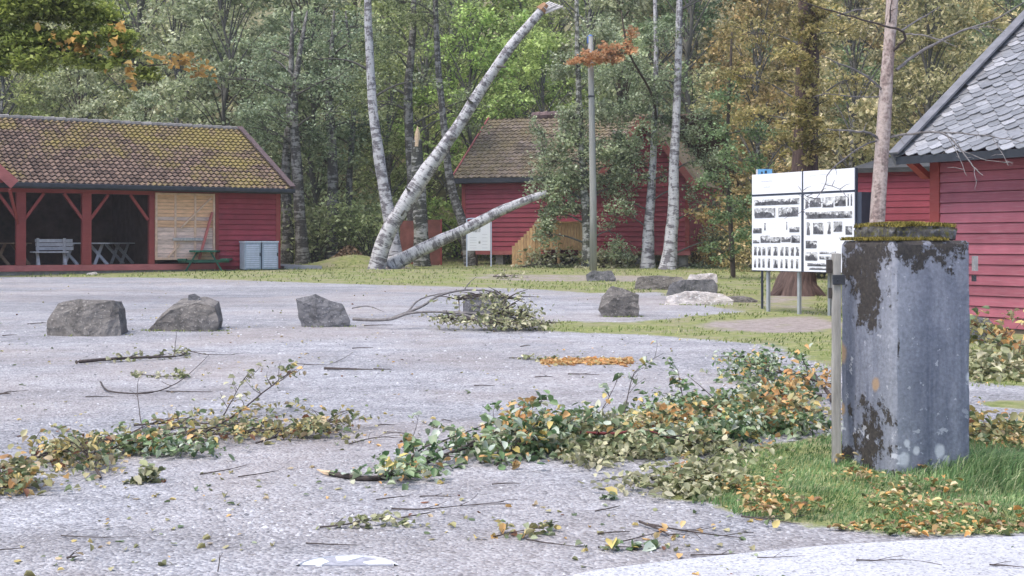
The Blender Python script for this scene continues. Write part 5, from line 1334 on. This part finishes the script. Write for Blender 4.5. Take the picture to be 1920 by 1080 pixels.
def bush_proto(seed, r, n, lsize):
    rg = np.random.default_rng(seed); q = random.Random(seed); root = thing('bush', 'x', 'bush', (0, 0, 0))
    tr = MB(); C_ = []
    for k in range(14):
        az = q.uniform(0, 6.28); e = q.uniform(.2, 1) * r; c_ = Vector((math.cos(az) * e, math.sin(az) * e, q.uniform(.3, 1.5) * r)); tr.tube(smooth_path([(0, 0, -.1), c_ * .5 + Vector((0, 0, .2)), c_], 2), lerp_list([.03, .02, .006], 5), 5)
        m_ = n // 14; C_.append(np.array(c_) + rg.normal(size=(m_, 3)) * np.array([.3, .3, .24]) * r)
    tr.build('stems', M['bark_grey'], root); C_ = np.concatenate(C_); C_[:, 2] = np.abs(C_[:, 2])
    V, Fq = leaves_geo(C_, lsize, .1, False, rg); np_mesh('leaves', V, Fq, M['leaf'], root); return root
protos = [forest_proto(101, 13, 3.3, 8200, .20, M['bark_grey']), forest_proto(102, 15, 3.8, 9000, .22, M['birch_grey'], .16), forest_proto(103, 11, 3.0, 7600, .19, M['bark'], .06), forest_proto(104, 17, 4.2, 9600, .24, M['bark_grey'], .14)]
bprotos = [bush_proto(201, 1.5, 2600, .15), bush_proto(202, 1.1, 2000, .13)]
TINTS = {
 'grey': ((1.14, 1.14, .94), 'grey-green leafy tree in the wood behind the open shed', 'grey-green trees behind the shed'),
 'olive': ((1.1, 1.15, .72), 'olive green tree in the wood behind the birches', 'olive trees behind the birches'),
 'lime': ((1.05, 1.2, .55), 'bright yellow-green tree glowing in the wood above the storehouse', 'yellow-green trees'),
 'dark': ((.75, .88, .66), 'dark green tree in the wood behind the storehouse', 'dark green trees behind the storehouse'),
 'rust': ((1.35, .98, .66), 'rusty brown leaved tree in the wood right of the storehouse', 'rusty brown trees'),
 'brown': ((1.15, 1.0, .74), 'brownish olive tree in the wood behind the slate roof', 'brownish trees on the right')}
first = {}
used = set()
def plant(proto, x, y, s, key, bush=False):
    tint, lab, grp = TINTS[key]
    o = proto if proto.name not in used else copy_thing(proto)
    used.add(proto.name)
    o.location = (x, y, float(gz(x, y)) - .05); o.rotation_euler = (0, 0, rr.uniform(0, 6.28)); o.scale = (s, s, s * rr.uniform(.9, 1.12))
    if bush: lab = lab.replace(' tree ', ' bush ').replace('tree', 'bush'); grp = grp.replace('trees', 'bushes') 
    o['label'] = lab; o['group'] = grp; o['category'] = 'bush' if bush else 'tree'
    j = rr.uniform(.98, 1.32)
    for ch in o.children:
        ch.color = (tint[0] * j * rr.uniform(.93, 1.07), tint[1] * j, tint[2] * j * rr.uniform(.9, 1.1), 1)
def key_for(px, row):
    if px < 640: return rr.choice(['grey', 'grey', 'grey', 'olive'])
    if px < 820: return rr.choice(['olive', 'grey', 'olive'])
    if px < 1075: return rr.choice(['lime', 'lime', 'olive'])
    if px < 1290: return rr.choice(['dark', 'grey', 'dark'])
    if px < 1520: return rr.choice(['rust', 'brown', 'rust'])
    return rr.choice(['brown', 'dark', 'brown', 'rust'])
row = 0
for Y, dpx, s in ((58.5, 150, .8), (63, 155, .9), (69, 150, 1.0), (76, 155, 1.05), (86, 165, 1.15), (99, 190, 1.3)):
    px = -260 + rr.uniform(0, 80)
    while px < 2180:
        yy = Y + rr.uniform(-1.6, 1.6); plant(rr.choice(protos), (px - 960) / F * yy, yy, s * rr.uniform(.85, 1.15), key_for(px + rr.uniform(-40, 40), row)); px += dpx * rr.uniform(.8, 1.2)
    row += 1
for Y, dpx in ((55.5, 85), (59.5, 90)):
    px = 480
    while px < 2000:
        if not (840 < px < 1330 and Y < 57):
            yy = Y + rr.uniform(-1, 1); plant(rr.choice(bprotos), (px - 960) / F * yy, yy, rr.uniform(.7, 1.2), key_for(px, 0), True)
        px += dpx * rr.uniform(.7, 1.3)
# closer bushes right, behind the annex and slate house
for px, Y, s, k in ((1540, 38, 1.0, 'brown'), (1640, 40, 1.3, 'brown'), (1720, 36, 1.1, 'dark'), (1420, 44, .8, 'rust'), (1345, 50, .8, 'rust'), (1310, 53, 1.0, 'rust')):
    plant(rr.choice(bprotos), (px - 960) / F * Y, Y, s, k, True)
for px, Y, s, k in ((1600, 44, .72, 'brown'), (1740, 42, .68, 'brown'), (1420, 47, .70, 'rust'), (1850, 46, .8, 'dark'), (1960, 44, .8, 'brown')):
    plant(rr.choice(protos), (px - 960) / F * Y, Y, s, k)

# brown heap of dry stems by the birch foot
c_ = P(655, 480, 51.8); gz0 = float(gz(c_.x, 51.8))
n_ = 2600; q = np.random.default_rng(3); th_ = q.uniform(0, 6.28, n_); ra = np.sqrt(q.random(n_)) * .8
pts = np.stack([c_.x + ra * np.cos(th_), 51.8 + ra * np.sin(th_), gz0 - .1 + .55 * np.exp(-(ra / .5) ** 2)], 1)
V, Fq = leaves_geo(pts, .13, .3, False, q); o = np_mesh('leaf_heap', V, Fq, M['soil']); tag(o, 'brown rounded heap of dry leaves left of the birch feet', 'heap')

# ------------------------------------------------------------------ fallen branches
def drop(v, h=.008): return Vector((v.x, v.y, max(v.z, float(gz(v.x, v.y)) + h)))
def fallen(label, path, r0, n_leaf, spread, mat, lsize, seed, ntw=8, twl=.35, group='branches blown down on the gravel', hmax=.12, stem=None, raw=False, zsp=None, extra=None, name='fallen_branch', flat=.25):
    """path: [(px, py, height)] on the ground; leaves gather round the side twigs"""
    rg = np.random.default_rng(seed); q = random.Random(seed)
    pts_ = [G(a, b, h * (.55 if n_leaf > 150 else 1)) for a, b, h in path]; sp = smooth_path(pts_, 5)
    sp = [p + Vector((q.uniform(-1, 1), q.uniform(-1, 1), 0)) * r0 * .5 for p in sp]
    root = thing(name, label, 'branch', (sp[0].x, sp[0].y, float(gz(sp[0].x, sp[0].y))), group)
    mb = MB(); mb.tube(sp, lerp_list([r0, r0 * .8, r0 * .55, r0 * .25], len(sp)), 7, v0=q.uniform(0, 5)); mb.build('stem', stem or M['twig'], root, smooth=True, world=True)
    tw = MB(); cs = []
    for k in range(ntw):
        f = q.uniform(.15, 1); i = min(len(sp) - 2, int(f * (len(sp) - 1))); d = (sp[i + 1] - sp[i]).normalized(); sd_ = Vector((-d.y, d.x, 0)) * q.choice([-1, 1]); L = twl * q.uniform(.5, 1.2)
        e1 = sp[i] + d * L * .5 + sd_ * L * q.uniform(.2, .5) + Vector((0, 0, q.uniform(0, hmax))); e2 = e1 + d * L * .4 + sd_ * L * q.uniform(.1, .6) + Vector((0, 0, q.uniform(-.4, .8) * hmax))
        e1 = drop(e1); e2 = drop(e2); pp = smooth_path([sp[i], e1, e2], 3); tw.tube(pp, lerp_list([r0 * .45, r0 * .3, .0015], len(pp)), 5)
        cs += [p for p in pp[2:]]
    if tw.v: tw.build('twigs', M['twig'], root, smooth=True, world=True)
    if not cs: cs = list(sp[len(sp) // 2:])
    if n_leaf:
        A_ = np.array([tuple(p) for p in cs]); w8 = rg.random(len(A_)) ** 2.5 + .05; k = rg.choice(len(A_), n_leaf, p=w8 / w8.sum())
        C_ = A_[k] + rg.normal(size=(n_leaf, 3)) * np.array([spread, spread * 1.0, (zsp or spread * .6)])
        g0 = gz(C_[:, 0], C_[:, 1]); C_[:, 2] = np.where(C_[:, 2] < g0 + .01, g0 + .01 + rg.random(n_leaf) * .03, C_[:, 2])
        m3 = int(n_leaf * .6); A2 = np.array([tuple(p) for p in sp] + [tuple(p) for p in cs]); k = rg.integers(0, len(A2), m3)
        D_ = A2[k] + rg.normal(size=(m3, 3)) * np.array([spread * 1.5, spread * 1.2, 0]); D_[:, 2] = gz(D_[:, 0], D_[:, 1]) + .008 + rg.random(m3) * .06 * (n_leaf > 60)
        C_ = np.concatenate([C_, D_])
        V, Fq = leaves_geo(C_, lsize, flat, True, rg); np_mesh('leaves', V, Fq, mat, root, np.array(root.location))
    if extra:
        for m2, n2, cen_, sp2, ls in extra:
            c0 = np.array([tuple(G(a, b, h)) for a, b, h in cen_]); k = rg.integers(0, len(c0), n2)
            C_ = c0[k] + rg.normal(size=(n2, 3)) * sp2; C_[:, 2] = np.maximum(C_[:, 2], gz(C_[:, 0], C_[:, 1]) + .012)
            V, Fq = leaves_geo(C_, ls, .2, True, rg); np_mesh('coloured_leaves', V, Fq, m2, root, np.array(root.location))
    if raw:
        d = (sp[0] - sp[2]).normalized(); mb = MB(); mb.tube([sp[0], sp[0] + d * .06, sp[0] + d * .13 + Vector((0, 0, .01))], [r0 * .95, r0 * .7, r0 * .15], 6); mb.build('broken_end', M['rawwood'], root, world=True)
    return root
# centre: the big bough with pale broken end
fallen('big leafy bough with a pale broken butt end, nearest on the gravel in the middle', [(622, 893, .03), (690, 902, .03), (750, 893, .04), (830, 868, .08), (920, 845, .14), (1010, 835, .18), (1080, 830, .15)], .019, 420, .05, M['leaf_fallen'], .048, 1, 16, .26, raw=True, hmax=.08,
       extra=[(M['leaf_orange'], 30, [(1005, 845, .08), (1020, 838, .12)], .035, .06), (M['leaf_orange'], 34, [(985, 850, .3), (960, 850, .27), (1040, 850, .25)], .05, .05), (M['leaf_orange'], 5, [(962, 880, .04)], .02, .06)])
fallen('upright bunch of large green leaves standing on the big bough', [(930, 880, .05), (960, 862, .12), (1000, 855, .18), (1040, 850, .24)], .008, 420, .085, M['leaf_fallen'], .056, 2, 16, .24, hmax=.12)
fallen('low spray of leaves left of the big bunch with a thin arching twig', [(752, 892, .04), (790, 870, .10), (830, 860, .12), (900, 840, .15), (960, 826, .2)], .007, 80, .04, M['leaf_fallen'], .065, 3, 8, .30, hmax=.08)
fallen('tiny sprig with a few leaves lying before the middle bough', [(745, 905, .01), (765, 868, .10), (778, 852, .16), (785, 830, .2)], .004, 14, .03, M['leaf_fallen'], .06, 4, 4, .12, hmax=.03)
mats_ = [M['leaf_fallen'], M['leaf_dry'], M['leaf_greygreen']]
spec = [
 ('broad mass of wilting leaves between the big bunch and the grass', [(1560, 800, .03), (1420, 815, .06), (1300, 828, .06), (1190, 842, .03)], .02, 1300, .11, 0, 16),
 ('tangled leafy branch on the far side of the brush heap', [(1540, 748, .05), (1440, 756, .08), (1350, 770, .08), (1260, 785, .04)], .018, 950, .12, 0, 18),
 ('yellowing branch in the middle of the brush heap', [(1540, 775, .05), (1430, 785, .08), (1320, 800, .07), (1200, 820, .04)], .018, 1000, .12, 1, 20),
 ('low branch with grey undersides at the front of the brush heap', [(1420, 850, .03), (1300, 848, .04), (1220, 850, .03), (1110, 862, .02)], .014, 700, .10, 2, 16),
 ('leafy twigs at the grass corner of the brush heap', [(1350, 868, .03), (1320, 885, .03), (1290, 905, .02), (1265, 915, .02)], .01, 360, .09, 2, 12),
 ('green leafy branch nearest the plank post', [(1560, 735, .12), (1480, 722, .2), (1420, 715, .24), (1385, 700, .30)], .014, 460, .10, 0, 16),
 ('dense dull green branch left of the red stems in the heap', [(1220, 830, .04), (1160, 822, .07), (1110, 815, .07), (1070, 820, .04)], .012, 700, .10, 2, 14)]
for i, (lab, path, r0, nl, spd, mi, nt) in enumerate(spec):
    ex = None
    if i == 5: ex = [(M['leaf_orange'], 120, [(1460, 755, .14), (1490, 745, .16), (1515, 760, .12), (1545, 750, .16), (1440, 765, .1)], .07, .06), (M['leaf_dry'], 60, [(1480, 790, .1), (1440, 800, .1)], .09, .06)]
    if i == 2: ex = [(M['leaf_orange'], 130, [(1290, 820, .12), (1470, 792, .12), (1450, 815, .1), (1380, 790, .1), (1190, 830, .06), (1240, 812, .1)], .05, .06)]
    fallen(lab, path, r0, int(nl * 1.35), spd * .9, mats_[mi], .045, 40 + i, nt, .36, 'branches heaped beside the gate pillar', .09, extra=ex, zsp=spd * .38)
for i, (lab, path, n_) in enumerate((('thin upright shoot with a green leaf at its tip behind the heap', [(1170, 790, .05), (1180, 775, .2), (1195, 770, .35), (1245, 765, .47)], 16),
                                     ('dark forked shoot standing up at the left of the heap', [(1110, 800, .0), (1130, 790, .1), (1150, 780, .22), (1160, 775, .34)], 12),
                                     ('leafy shoot rising behind the middle of the heap', [(1280, 765, .08), (1275, 760, .2), (1270, 755, .3)], 34),
                                     ('bare stick poking up out of the heap to the left', [(1340, 770, .1), (1310, 765, .2), (1285, 760, .27)], 0),
                                     ('pale green shoot beside the plank post', [(1520, 740, .1), (1510, 735, .25), (1502, 730, .34)], 26))):
    fallen(lab, path, .005, n_, .03, M['leaf_fallen'], .06, 70 + i, 6 if n_ else 0, .14, 'shoots sticking up from the brush heap', .06)
fallen('reddish broken stems lying in the middle of the brush heap', [(1090, 835, .09), (1150, 848, .13), (1210, 842, .13), (1260, 850, .1)], .012, 40, .05, M['leaf_dry'], .05, 90, 8, .3, 'branches heaped beside the gate pillar', .05, stem=simple('red_stem', (.20, .05, .05), .4, 20))
fallen('thick broken limb with bark leaning against the plank post', [(1562, 760, .04), (1540, 745, .12), (1525, 735, .18)], .022, 0, .05, M['leaf_dry'], .05, 91, 0, .3, 'branches heaped beside the gate pillar', .05)

# left pile
specL = [
 ('long leafy branch lying across the left gravel from the edge', [(-60, 905, .05), (60, 872, .08), (180, 845, .10), (300, 830, .10), (420, 822, .06), (540, 815, .04)], .014, 620, .12, 1, 30, .40),
 ('branch tip with sparse leaves rising to the right end of the left pile', [(330, 845, .04), (430, 815, .12), (490, 785, .20), (530, 770, .28), (556, 765, .32)], .009, 90, .05, 1, 9, .22),
 ('green leafy bunch at the heart of the left pile', [(160, 862, .05), (230, 852, .09), (300, 850, .1), (350, 858, .06)], .010, 380, .075, 0, 12, .22),
 ('drooping olive bunch in front of the left pile', [(190, 900, .03), (170, 885, .12), (160, 880, .2), (145, 870, .16)], .010, 280, .07, 1, 12, .2),
 ('leafy bunch cut by the left edge of the picture', [(-60, 925, .03), (-20, 915, .08), (15, 918, .1), (40, 930, .03)], .010, 300, .07, 1, 12, .22),
 ('thin pale twigs and sparse leaves at the far side of the left pile', [(250, 802, .02), (340, 800, .03), (460, 808, .04), (620, 818, .03)], .008, 200, .08, 1, 14, .34),
 ('right end of the left pile with small green leaves', [(480, 835, .03), (540, 822, .06), (600, 815, .08), (625, 800, .16)], .008, 230, .07, 1, 12, .25),
 ('spray of pale leaves above the right of the left pile', [(420, 790, .05), (440, 775, .15), (450, 770, .22)], .006, 36, .04, 2, 5, .16)]
for i, (lab, path, r0, nl, spd, mi, nt, tl) in enumerate(specL):
    ex = [(M['leaf_orange'], 14, [(290, 850, .08), (20, 895, .1), (40, 928, .03), (170, 850, .1)], .03, .05)] if i == 0 else None
    fallen(lab, path, r0, int(nl * .72), spd * .95, mats_[mi], .044, 120 + i, nt + 6, tl, 'branches blown down on the left gravel', .07, extra=ex, zsp=spd * .3)
fallen('small leafy tuft alone just in front of the left pile', [(255, 908, .01), (268, 905, .03), (285, 903, .05)], .004, 46, .035, M['leaf_greygreen'], .05, 140, 4, .08, 'branches blown down on the left gravel', .04)
def sprig(label, path, r0, nl, seed, mat=None, spread=.03, ls=.045, nt=4, tl=.12, **k): return fallen(label, path, r0, nl, spread, mat or M['leaf_dry'], ls, seed, nt, tl, 'loose twigs and sprigs on the gravel', .02, **k)
sprig('pale bleached crooked twig at the left pile far side', [(92, 805, .05), (100, 812, .05), (125, 810, .04), (165, 820, .02)], .006, 4, 150, stem=M['bench_grey'])
sprig('thin upright twig poking out behind the left pile', [(270, 815, .0), (262, 790, .05), (258, 770, .2), (263, 765, .28)], .005, 0, 151, nt=1)
sprig('long dark mossy stick lying behind the left pile', [(142, 684, .03), (200, 679, .03), (260, 677, .04), (330, 673, .03), (350, 668, .04)], .022, 60, 152, M['leaf_greygreen'], .05, .05, 6, .3)
sprig('thin twig standing up from the long dark mossy stick', [(326, 673, .03), (328, 665, .10), (331, 664, .27)], .007, 0, 153, nt=0)
sprig('slender forked twig running right from the mossy stick end', [(350, 660, .02), (378, 668, .03), (400, 668, .02), (440, 666, .01)], .007, 0, 154, nt=3, tl=.3)
sprig('long thin curved twig sweeping like a hook above the left pile', [(188, 722, .03), (200, 735, .02), (232, 741, .02), (285, 740, .02), (330, 725, .03), (362, 700, .03), (392, 670, .03)], .009, 0, 155, nt=2, tl=.3)
sprig('small dry leaf sprig above the hook-shaped twig', [(245, 700, .01), (268, 706, .02), (310, 710, .02), (340, 708, .02)], .006, 46, 156, M['leaf_greygreen'], .04, .05)
sprig('straight dark stick lying alone in the middle of the gravel', [(608, 694, .02), (650, 695, .02), (698, 696, .02)], .016, 0, 157, nt=0)
sprig('short dark twig right of the straight dark stick', [(700, 693, .01), (735, 694, .01)], .008, 0, 158, nt=1)
sprig('thin forked twig left of the straight dark stick', [(550, 683, .01), (618, 684, .01), (664, 664, .03)], .005, 0, 159, nt=1, tl=.25)
sprig('thin dark twigs at the right of the left pile', [(655, 835, .01), (700, 826, .02), (745, 822, .01)], .005, 0, 160, nt=4, tl=.25)
sprig('bent twig with an upright end just right of the left pile', [(720, 812, .01), (758, 815, .01), (761, 828, .02), (761, 830, .09)], .004, 2, 161, nt=0)
sprig('long thin dark twig low in the middle foreground', [(735, 957, .01), (790, 958, .01), (860, 952, .01), (945, 944, .01)], .005, 0, 162, nt=5, tl=.2)
sprig('sprig with pale and orange leaves in the low middle foreground', [(925, 1010, .01), (965, 1005, .02), (1022, 1000, .03)], .004, 34, 163, None, .022, .04, 5, .1)
sprig('twisted dark green leafy sprig low in the foreground', [(600, 992, .01), (650, 990, .02), (705, 985, .03), (755, 982, .03)], .005, 46, 164, M['leaf_greygreen'], .02, .035, 8, .1)
sprig('sprig of three green leaves near the road edge', [(1122, 1030, .01), (1160, 1031, .015), (1220, 1032, .01)], .004, 12, 165, M['leaf_fallen'], .012, .055, 3, .07)
sprig('dark branched twig near the road edge with an orange leaf', [(1200, 985, .02), (1240, 1002, .02), (1255, 1012, .02)], .007, 3, 166, M['leaf_orange'], .02, .035, 3, .2)
sprig('long dark twig running right toward the grass verge', [(1215, 990, .02), (1290, 1000, .01), (1390, 1012, .01)], .006, 3, 167, M['leaf_orange'], .02, .03, 5, .2)
sprig('thin forked twig lying on the pale asphalt', [(1605, 1058, .02), (1640, 1059, .02), (1680, 1057, .02)], .004, 0, 168, nt=2, tl=.2)
sprig('fine twig on the asphalt left of the forked one', [(1420, 1053, .02), (1450, 1053, .02), (1510, 1050, .02)], .003, 0, 169, nt=1, tl=.1)
sprig('dark twig lying on the asphalt at the lower right corner', [(1855, 1067, .02), (1890, 1069, .02), (1930, 1073, .02)], .004, 0, 170, nt=1, tl=.1)
sprig('single curled green leaf on the gravel before the brush heap', [(1125, 938, .01), (1140, 937, .02)], .003, 5, 171, M['leaf_fallen'], .01, .06, 2, .03)
sprig('short grey stick at the front of the brush heap', [(1285, 905, .04), (1320, 885, .06), (1345, 870, .08)], .007, 0, 172, nt=1, stem=M['twig_grey'])
sprig('dark twig along the front edge of the grass verge', [(1390, 975, .02), (1430, 980, .02), (1500, 990, .02)], .005, 4, 173, nt=4, tl=.2)
sprig('small dark twig heap at the extreme left of the gravel', [(-10, 741, .01), (10, 742, .02), (22, 743, .02)], .010, 0, 174, nt=2, tl=.2)
sprig('dark small twig low at the left foreground', [(125, 1050, .01), (150, 1050, .02)], .006, 3, 175, nt=2, tl=.05)
sprig('thin long twig low at the left foreground', [(115, 1008, .01), (180, 1011, .01), (265, 1010, .01)], .003, 0, 176, nt=2, tl=.1)
sprig('tiny upright twig at the bottom of the foreground', [(408, 1072, .0), (411, 1070, .04), (412, 1068, .07)], .003, 0, 177, nt=1, tl=.03)
# loose small twigs everywhere
tw_things = 0
for i in range(34):
    y = math.exp(rr.uniform(math.log(5.2), math.log(22))); x = rr.uniform(-.42, .30) * y
    if masks(np.array([x]), np.array([y]))[0][0] > .4: continue
    L = rr.uniform(.08, .3) * (1 + y * .04); a = rr.gauss(0, .5); q0 = g(x, y, .006); q1 = g(x + math.cos(a) * L * .5, y + math.sin(a) * L * .5, .014); q2 = g(x + math.cos(a + .3) * L, y + math.sin(a + .3) * L, .006)
    mb = MB(); r_ = .002 + .0003 * y; mb.tube(smooth_path([q0, q1, q2], 3), lerp_list([r_, r_ * .8, r_ * .4], 7), 5)
    if rr.random() < .5: mb.tube([q1, q1 + Vector((math.cos(a + 1) * L * .3, math.sin(a + 1) * L * .3, .01))], [r_ * .6, r_ * .3], 4)
    tag(mb.build('twig', M['twig']), 'small thin dark twig lying loose on the grey gravel', 'twig', 'small twigs scattered on the gravel')

# arching fallen branch in the row of boulders
YA = 18.9
arch = thing('fallen_branch', 'arching fallen birch branch with drying leaves over the half-hidden boulder', 'branch', tuple(G(665, 600)), 'branches blown down on the gravel')
def px3(l): return [P(a, b, Yq + .9) for a, b, Yq in l]
stems = [([(662, 598, 18.7), (700, 600, 18.6), (735, 598, 18.5), (770, 587, 18.5), (830, 585, 18.5), (880, 592, 18.4), (930, 612, 18.2)], .028), ([(735, 597, 18.5), (790, 575, 18.7), (820, 556, 19), (870, 544, 19.2), (930, 548, 19.2), (985, 568, 19)], .024), ([(765, 585, 18.6), (790, 560, 19), (850, 546, 19.3)], .018), ([(830, 585, 18.5), (880, 588, 18.5), (940, 592, 18.5), (985, 600, 18.5)], .03), ([(870, 590, 18.4), (900, 603, 18.3), (925, 614, 18.2)], .02), ([(660, 578, 18.8), (690, 574, 18.9), (720, 585, 18.7)], .012), ([(870, 545, 19.2), (880, 530, 19.2), (895, 518, 19.2)], .010)]
mb = MB()
for l_, r_ in stems:
    sp = smooth_path(px3(l_), 4); mb.tube(sp, lerp_list([r_, r_ * .7, r_ * .3], len(sp)), 7)
mb.build('stem', M['twig_grey'], arch, smooth=True, world=True)
cs = []; rg_ = np.random.default_rng(77); tw = MB()
for px, py, Yq, rx, rz, n_ in ((940, 585, 18.5, 34, 18, 230), (975, 590, 18.6, 30, 16, 240), (890, 602, 18.3, 40, 7, 150), (840, 598, 18.4, 28, 9, 120), (945, 606, 18.2, 38, 9, 260), (990, 608, 18.3, 24, 7, 120), (860, 562, 19, 34, 10, 40), (950, 560, 19, 30, 14, 120), (905, 556, 19.2, 40, 9, 60), (1010, 608, 18.4, 20, 5, 50)):
    Yq += .9; n_ = int(n_ * .8); c_ = np.array(P(px, py, Yq)); cs.append(c_ + rg_.normal(size=(n_, 3)) * np.array([rx * 1.25, rx * 1.2, rz]) * .62 * Yq / F)
    for k in range(13):
        e = c_ + rg_.normal(size=3) * np.array([rx, rx, rz]) * .8 * Yq / F; tw.tube([Vector(c_), Vector((c_ + e) / 2) + Vector((0, 0, .02)), drop(Vector(e))], [.012, .008, .003], 4, cap=False)
C_ = np.concatenate(cs); C_[:, 2] = np.maximum(C_[:, 2], gz(C_[:, 0], C_[:, 1]) + .02)
V, Fq = leaves_geo(C_, .062, .2, True, rg_); np_mesh('leaves', V, Fq, M['leaf_greygreen'], arch, np.array(arch.location))
tw.build('twigs', M['twig'], arch, world=True)

# orange-yellow leaf drift in the middle of the gravel
rg_ = np.random.default_rng(78); n_ = 800; u = rg_.random(n_); pxs = 1015 + 170 * u; pys = 679 + rg_.normal(size=n_) * 2.6
C_ = np.array([tuple(G(a, b, .012)) for a, b in zip(pxs, pys)]); V, Fq = leaves_geo(C_, .06, .8, True, rg_)
o = np_mesh('leaf_drift', V, Fq, M['leaf_orange']); tag(o, 'flat drift of orange-yellow leaves in a hollow of the gravel', 'leaf drift', kind='stuff')
sprig('grey-green sprig at the left end of the orange leaf drift', [(955, 672, .01), (985, 674, .02), (1018, 678, .02)], .006, 40, 180, M['leaf_greygreen'], .03, .05)

# leafy heap at the right edge below the slate-roofed house
fallen('leafy branch with bright orange leaves by the slate-roofed house wall', [(1980, 705, .05), (1920, 695, .12), (1890, 685, .28), (1868, 675, .50)], .012, 260, .10, M['leaf_dry'], .075, 190, 16, .4, 'branches by the slate-roofed house', .2,
       extra=[(M['leaf_orange'], 90, [(1862, 672, .36), (1880, 675, .28), (1895, 680, .22), (1905, 688, .14), (1870, 695, .06)], .05, .085)])
fallen('dull green leafy litter branch under the orange one at the right edge', [(1990, 715, .04), (1920, 708, .08), (1860, 705, .06), (1830, 700, .04)], .012, 620, .16, M['leaf_greygreen'], .075, 191, 14, .5, 'branches by the slate-roofed house', .08)
fallen('leafy twigs on the verge right of the concrete pillar', [(1990, 815, .04), (1930, 820, .06), (1870, 822, .05), (1835, 815, .03)], .010, 420, .12, M['leaf_dry'], .06, 192, 12, .4, 'branches by the slate-roofed house', .06,
       extra=[(M['leaf_orange'], 30, [(1900, 835, .03), (1920, 805, .03)], .07, .06)])
fallen('brushwood lying under the storehouse porch', [(980, 503, .1), (1010, 502, .2), (1060, 501, .2), (1110, 502, .1)], .03, 500, .3, M['leaf_greygreen'], .14, 193, 16, 1.0, 'branches near the storehouse', .3)
fallen('brushwood along the storehouse right of the pole', [(1130, 503, .1), (1160, 501, .25), (1195, 502, .1)], .03, 380, .28, M['leaf_greygreen'], .13, 194, 14, 1.0, 'branches near the storehouse', .3)
fallen('small dark branch fallen on the grass before the toppled birch', [(925, 518, .02), (945, 522, .08), (958, 519, .06)], .02, 30, .08, M['leaf_greygreen'], .1, 195, 5, .4, 'branches near the storehouse', .1)

# ------------------------------------------------------------------ half covered manhole rim in the gravel
mc = G(650, 1062); rim = thing('manhole_cover', 'pale manhole ring with white segments showing through the gravel', 'manhole cover', (mc.x, mc.y - .02, 0))
mb = MB(); Rm = .235; N = 26
def arc(r, t): a_ = math.pi * (.04 + .92 * t); return (math.cos(a_) * r * 1.0, math.sin(a_) * r * .85)
for i in range(N):
    a0, a1 = i / N, (i + 1) / N
    vs = [(*arc(Rm, a0), .002), (*arc(Rm - .022, a0), .012), (*arc(Rm - .022, a1), .012), (*arc(Rm, a1), .002), (*arc(Rm - .024, a0), -.004), (*arc(Rm - .024, a1), -.004)]
    mb.add(vs, [(0, 1, 2, 3), (1, 4, 5, 2)])
mb.build('rim', simple('pale_rim', (.72, .72, .74), .15, 30), rim)
for t0, t1, inner in ((.73, .98, .45), (.40, .62, .45), (.04, .22, .6)):
    pts_ = [(*arc(Rm - .030, t0 + (t1 - t0) * k / 6), .009) for k in range(7)]; pts_ += [(p[0] * inner + (-.02), p[1] * .55, .009) for p in reversed(pts_[1:])]
    mb = MB(); mb.poly(pts_, .02, (0, 0, 1)); mb.build('segment', simple('white_segment', (.80, .80, .78), .08, 20), rim)
mb = MB(); pts_ = [(*arc(Rm - .027, k / 12), .005) for k in range(13)]; mb.poly(pts_, .02, (0, 0, 1)); mb.build('lid', M['cabinet'] if False else simple('grey_lid', (.33, .33, .37), .3, 30), rim)

# ------------------------------------------------------------------ thin pale veil, a volume added to lighten dark gaps in the wood
mb = MB(); mb.box((-300, -70, -1.4), (300, 300, 110))
t = NT('damp_air'); pv = t.n.new('ShaderNodeVolumePrincipled'); pv.inputs['Density'].default_value = .00045; pv.inputs['Color'].default_value = (.93, .95, 1.0, 1); pv.inputs['Anisotropy'].default_value = .0
for l_ in list(t.out.inputs['Surface'].links): t.l.remove(l_)
t.l.new(pv.outputs[0], t.out.inputs['Volume'])
hz_ = mb.build('haze', t.m); hz_['kind'] = 'stuff'; hz_['label'] = 'thin pale veil added over the whole yard and wood to lighten dark gaps'
